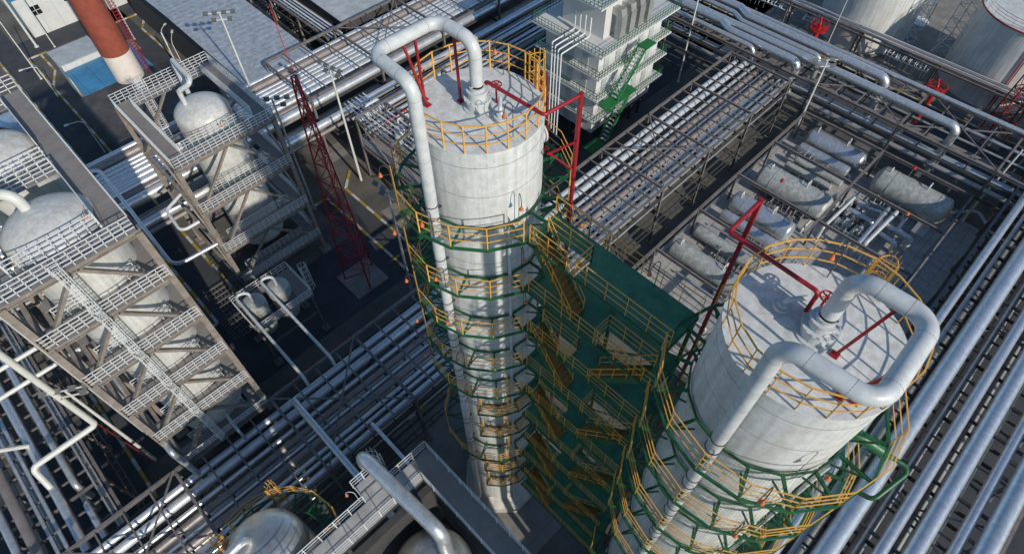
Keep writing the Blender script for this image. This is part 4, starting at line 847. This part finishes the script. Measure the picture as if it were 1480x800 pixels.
# placed from the visible foot of each shell
tank('large white storage tank at the top right, partly cut by the frame', 107.5, 26.5, 7.0, 20)
tank('large white storage tank at the right edge with red fire pipes', 108, 5.6, 7.3, 12.0, True)
tank('white storage tank far behind at the top right corner', 127, 40, 6, 16)
# red fire monitors
for i, (u, v, lb) in enumerate(((1164, 86, 'red fire monitor on a post in front of the left white tank'), (1322, 176, 'red fire monitor on a post in front of the right white tank'))):
    p = at(u, v); t = thing('fire_monitor', lb, 'fire monitor', (p.x, p.y, 0)); MB().cyl((p.x, p.y), .38, 0, 5.8, 16).build('post', 'red_bright', t)
    q = MB().cyl((p.x, p.y), 1.35, 5.3, 5.42, 8); pl = q.build('platform', 'red_bright', t); q = MB(); railing(q, circ(p.x, p.y, 1.3, 5.42, 8), .95, 9, 3, .035, .07, closed=True); q.build('railing', 'red_bright', pl)
    MB().tube([(p.x, p.y, 5.4), (p.x, p.y, 6.2), (p.x + .9, p.y + .5, 6.6)], .17, 10, bend=.3).build('nozzle', 'red_bright', t)
    q = MB(); q.beam((p.x, p.y, 4.2), (p.x + 1.2, p.y, 5.3), .12); q.beam((p.x, p.y, 4.2), (p.x - 1.2, p.y, 5.3), .12); q.build('bracket', 'red_bright', t)
# =============================================================== CHIMNEY
cxm, cym = 14.5, 93.6
t = thing('chimney', 'red and white banded round chimney at the upper left', 'chimney', (cxm, cym, 0))
bands = [(0, 9.2, 'chimney_white'), (9.2, 18.4, 'chimney_red'), (18.4, 27, 'chimney_white'), (27, 32, 'chimney_red')]
rr = lambda z: 1.95 - z * .006
for a, b, m_ in bands: MB().lathe([(rr(a), a), (rr(b), b)], (cxm, cym, 0), 40).build('band', m_, t)
q = MB(); zz = 0
lx, ly = cxm + 2.15, cym - .6
for dx in (-.28, .28): q.beam((lx + dx * .3, ly + dx, 0), (lx + dx * .3, ly + dx, 32), .06)
while zz < 32: q.beam((lx - .1, ly - .28, zz), (lx + .1, ly + .28, zz), .045); q.tube([(lx + .1, ly - .35, zz), (lx + .7, ly - .1, zz), (lx + .6, ly + .4, zz), (lx + .1, ly + .35, zz)], .035, 4); zz += .45
for p_ in ((.7, -.1), (.6, .4), (.5, -.3)): q.beam((lx + p_[0], ly + p_[1], 1), (lx + p_[0], ly + p_[1], 32), .04)
q.build('caged_ladder', 'red_dark', t)
# =============================================================== BUILDINGS, upper left
def building(name, label, x0, x1, y0, y1, h, wall, roof, over=.3, slope=0., windows=()):
    t = thing(name, label, 'building', ((x0 + x1) / 2, (y0 + y1) / 2, 0)); q = MB(); q.box(x0, x1, y0, y1, 0, h - .01); wl = q.build('wall', wall, t)
    q = MB(); xa, xb, ya, yb = x0 - over, x1 + over, y0 - over, y1 + over; ym = (ya + yb) / 2
    if slope: q.add([(xa, ya, h), (xb, ya, h), (xb, ym, h + slope), (xa, ym, h + slope), (xb, yb, h), (xa, yb, h), (xa, ya, h + .1), (xb, ya, h + .1), (xb, ym, h + slope + .1), (xa, ym, h + slope + .1), (xb, yb, h + .1), (xa, yb, h + .1)], [(3, 2, 1, 0), (5, 4, 2, 3), (6, 7, 8, 9), (9, 8, 10, 11), (0, 1, 7, 6), (11, 10, 4, 5), (1, 2, 8, 7), (2, 4, 10, 8), (0, 6, 9, 3), (3, 9, 11, 5)])
    else: q.box(xa, xb, ya, yb, h, h + .15)
    q.build('roof', roof, t)
    for (x, z, ww, hh) in windows:
        q = MB(); q.box(x, x + ww, y0 - .02, y0 + .1, z, z + hh); wn = q.build('window', 'window', t)
        q = MB(); q.box(x + ww / 2 - .04, x + ww / 2 + .04, y0 - .05, y0 - .021, z, z + hh); q.box(x, x + ww / 2 - .044, y0 - .05, y0 - .021, z + hh / 2 - .04, z + hh / 2 + .04); q.box(x + ww / 2 + .044, x + ww, y0 - .05, y0 - .021, z + hh / 2 - .04, z + hh / 2 + .04); q.build('frame', 'wall_white', wn)
    return t
building('boiler_house', 'low building with blue ribbed roof at the foot of the chimney', 8.3, 17.9, 94.1, 101.3, 4.8, 'wall_white', 'blue_roof', .2)
building('boiler_house', 'low annex with pale grey roof beside the blue roof', 8.2, 13.9, 101.7, 106.2, 5.8, 'wall_white', 'grey_roof', .2)
building('boiler_house', 'low building with black tarred roof in front of the chimney', 7.2, 18.1, 79.5, 93.4, 4.85, 'steel_dark', 'black_roof', .3)
building('workshop', 'white walled building with a blue roof in the top left corner', 9.2, 19.5, 123.7, 140, 6.5, 'wall_white', 'blue_roof', .3, 1., ((10.9, 3.2, 1.5, 1.5), (16.2, 3.6, 1, 1)))
building('workshop', 'small white hut with a red door at the top left', 21.8, 30, 123, 132, 5, 'wall_white', 'grey_roof', .3)
wt = building('warehouse', 'long warehouse with a pale ribbed sheet roof', 24.4, 33.9, 76.0, 118, 7.9, 'steel_dark', 'roof_sheet', .6, .6)
MB().box(25.2, 27.2, 122.9, 122.98, 0, 3.4).build('door', 'red_bright', wt)
building('warehouse', 'second warehouse with a grey roof at the top, right of the big roof', 42.0, 72, 78.2, 100, 7.9, 'steel_dark', 'grey_roof', .25, .4)
# silver pipes stand between the roofs
rack('pipe_rack', 'narrow pipe bridge between the two sheet roofs at the top', 'y', [78, 86, 94, 102, 110], 41.0, 38.6, 7, 3, (), material='pipe_brown', bw=.25)
for i in range(4): pipe(f'{ORD[i]} small pipe from the left on the bridge between the sheet roofs', [(38.9 + .55 * i, 77, 7.4), (38.9 + .55 * i, 118, 7.4)], .14, 'rail_white' if i % 2 else 'silver', n=8)
# =============================================================== BALCONIED PROCESS BUILDING
t = thing('process_building', 'white panelled process building with green railed balconies on every floor', 'building', (60, 47, 0))
BX0, BX1, BY0, BY1 = 52.1, 67.6, 37.9, 49.4
LVB = [16.0, 12.6, 9.4, 6.0]
MB().box(53.6, 66.2, 39.4, 48.2, 3.2, 15.8).build('wall', 'wall_white', t)
for i, z in enumerate(LVB):
    sh_ = 0 if i == 0 else .35
    q = MB(); q.box(BX0 + sh_, BX1 - sh_, BY0 + sh_, BY1 - sh_, z, z + .2) if i == 0 else (q.box(BX0 + sh_, BX1 - sh_, BY0 + sh_, 39.38, z, z + .18), q.box(BX0 + sh_, 53.58, 39.384, BY1 - sh_, z, z + .18), q.box(66.22, BX1 - sh_, 39.384, BY1 - sh_, z, z + .18))
    s_ = q.build('balcony', 'wall_white', t); q = MB(); zz = z + .2; a, b, c, d = BX0 + sh_ + .05, BX1 - sh_ - .05, BY0 + sh_ + .05, BY1 - sh_ - .05
    for p_, q_ in (((a, c), (b, c)), ((a, c), (a, d)), ((b, c), (b, d)), ((a, d), (b, d))): mesh_rail(q, (*p_, zz), (*q_, zz), 1.15, .55, 3, .022)
    q.build('railing', 'green', s_)
# doors / panels on the walls
for i, z in enumerate(LVB[1:] + [3.3]):
    for k in range(5):
        q = MB(); x = 54.6 + k * 2.25; q.box(x, x + .9, 39.30, 39.39, z + .2, z + 2.3); q.build('door', 'grey_roof', t)
    for k in range(3): q = MB(); y = 41 + k * 2.4; q.box(53.50, 53.59, y, y + .9, z + .2, z + 2.3); q.build('door', 'grey_roof', t)
MB().box(55.2, 62.6, 40.4, 47.0, 16.21, 20.6).build('penthouse', 'wall_white', t)
q = MB(); q.box(53.6, 63.4, 39.9, 47.8, 20.6, 20.8); s_ = q.build('balcony', 'wall_white', t); q = MB()
for p_, q_ in (((53.6, 39.9), (63.4, 39.9)), ((53.6, 39.9), (53.6, 47.8)), ((63.4, 39.9), (63.4, 47.8))): mesh_rail(q, (*p_, 20.8), (*q_, 20.8), 1.15, .55, 3, .022)
q.build('railing', 'green', s_)
for k in range(4):
    q = MB(); x = 56.8 + k * 1.75; q.box(x - .5, x + .5, 38.75, 39.6, 16.21, 19.2); q.tube([(x, 39.2, 19.0), (x, 39.2, 19.5), (x, 40.6, 19.5)], .56, 4); q.build('exhaust_duct', 'silver_dull', t)
for k in range(4):
    y = 44.1 - k * .8; q = MB().tube([(54.2, y, 18.9), (54.2, y, 16.5), (50.2 - k * .35, y, 16.5), (50.2 - k * .35, y, 4)], .10, 8, bend=.2); q.build('down_pipe', 'rail_white', t)
# green stairs on the front
sg = MB(); TR = []; hr = MB()
fl = [(57.6, 12.78, 54.3, 9.6), (54.3, 9.58, 57.6, 6.2), (57.6, 6.18, 54.0, 3.0)]
fl = [(58.9, 14.8, 54.6, 9.6), (57.2, 9.58, 53.4, 3.4)]
for xa, za, xb, zb in fl:
    for y in (36.5, 37.6): sg.beam((xa, y, za), (xb, y, zb), .08, .35)
    tr_ = MB()
    for j in range(13): f = (j + .5) / 13; x = xa + (xb - xa) * f; z = za + (zb - za) * f; tr_.box(x - .16, x + .16, 36.54, 37.56, z - .02, z + .03)
    TR.append(tr_)
    for y in (36.5, 37.6):
        for hh in (.6, 1.1): hr.tube([(xa, y, za + hh), (xb, y, zb + hh)], .035, 4)
        for j in range(7): f = j / 6; x = xa + (xb - xa) * f; z = za + (zb - za) * f; hr.beam((x, y, z), (x, y, z + 1.1), .05)
s_ = sg.build('stair', 'green_bright', t); [a.build('tread_flight', 'wall_white', s_) for a in TR]; hr.build('handrail', 'green_bright', s_)
for a in ((58.9, 61.0, 36.4, 37.85, 14.8, 14.88), (52.2, 58.2, 36.2, 37.9, 9.5, 9.58), (50.6, 53.4, 36, 38.2, 3.3, 3.38)): MB().box(*a).build('landing', 'green_bright', t)
for x in (54.2, 57, 60, 63, 65): 
    for y in (39.8, 43.5, 47.4): MB().beam((x, y, 0), (x, y, 3.2), .35, .35).build('leg', 'steel_dark', t)
# =============================================================== PROCESS SKID behind the central column
t = thing('open_structure', 'brown open process frame with stairs behind the central column', 'frame', (29, 57, 0))
q = MB()
for x in (29, 33.5, 38, 43):
    for y in (57, 50, 43): q.beam((x, y, 0), (x, y, 10), .26, .26, 'I')
for z in (10, 5.5):
    for y in (57, 50, 43): q.beam((29, y, z + .1), (43, y, z + .1), .2, .3)
    for x in (29, 33.5, 38, 43): q.beam((x, 43, z - .1), (x, 57, z - .1), .2, .3)
for x in (29,): q.beam((x, 57, 10), (x, 50, 5.5), .16); q.beam((x, 50, 10), (x, 43, 5.5), .16); q.beam((x, 57, 0), (x, 50, 5.5), .16); q.beam((x, 50, 5.5), (x, 43, 0), .16)
q.build('frame', 'steel_brown', t)
q = MB(); q.box(29.2, 42.8, 43.2, 56.8, 5.75, 5.8); dk = q.build('deck', 'deck_grey', t)
q = MB(); mesh_rail(q, (29.1, 43, 5.8), (29.1, 57, 5.8), 1.3, .35, 5); mesh_rail(q, (29, 57, 5.8), (43, 57, 5.8), 1.3, .8, 3); mesh_rail(q, (29.1, 43, 5.8), (43, 43, 5.8), 1.3, .8, 3); q.build('railing', 'galv', dk)
for i, (x, y) in enumerate(((33, 54), (33, 50.5), (36.5, 53))):
    d = thing('upright_drum', ('white upright drum on the brown frame, nearest its railing', 'white upright drum on the brown frame, in the middle', 'white upright drum on the brown frame, farthest from its railing')[i], 'drum', (x, y, 5.8)); MB().lathe([(.8, 5.8), (.8, 7.6), (.6, 8.0), (.2, 8.15), (.01, 8.2)], (x, y, 0), 24).build('body', 'white_paint', d); MB().tube([(x, y, 8.1), (x, y, 9.2), (x + 1.6, y, 9.2), (x + 1.6, y, 5.9)], .12, 8, bend=.2).build('pipe', 'white_paint', d)
pipe('white pipe with elbow rising beside the brown process frame', [(31.5, 58.5, 4), (31.5, 58.5, 9.6), (33.5, 58.5, 9.6), (33.5, 58.5, 6)], .22, 'white_paint', bend=.4)
pipe('pink red small pipe frame on the process deck', [(32.2, 55.4, 5.8), (32.2, 55.4, 8.6), (35.5, 55.4, 8.6), (35.5, 55.4, 5.8)], .1, 'red', bend=.2)
# =============================================================== stray pipes in the far upper middle, between the racks
rack('pipe_rack', 'shaded low pipe rack joining the upper racks behind the balconied building', 'x', [33, 44, 55, 66, 75], 60.5, 54, 7.2, 3, (1,), bw=.3)
for i in range(7): pipe(f'{ORD[i]} pipe from the far edge on the shaded low rack behind the balconied building', [(30, 60 - i * .9, 7.5), (86, 60 - i * .9, 7.5)], (.2, .34, .15, .26)[i % 4], ('galv', 'silver', 'pipe_brown')[i % 3], n=10)
for i in range(6): pipe(f'{ORD[i]} sloping white pipe from the left behind the central column', [(30.5 + i * .6, 62, 8.6), (30.5 + i * .6, 33.5, 8.8)], .1, 'rail_white' if i % 2 else 'galv', n=8)
for i in range(9):
    x = 88 + i * 1.2; pipe(f'{ORD[i]} ground pipe from the road in the far upper right', [(86.5 + i * 1.15, 44 + i, .6), (86.5 + i * 1.15, 130, .6)], (.25, .15, .35)[i % 3], ('galv', 'silver_dull')[i % 2], n=8)
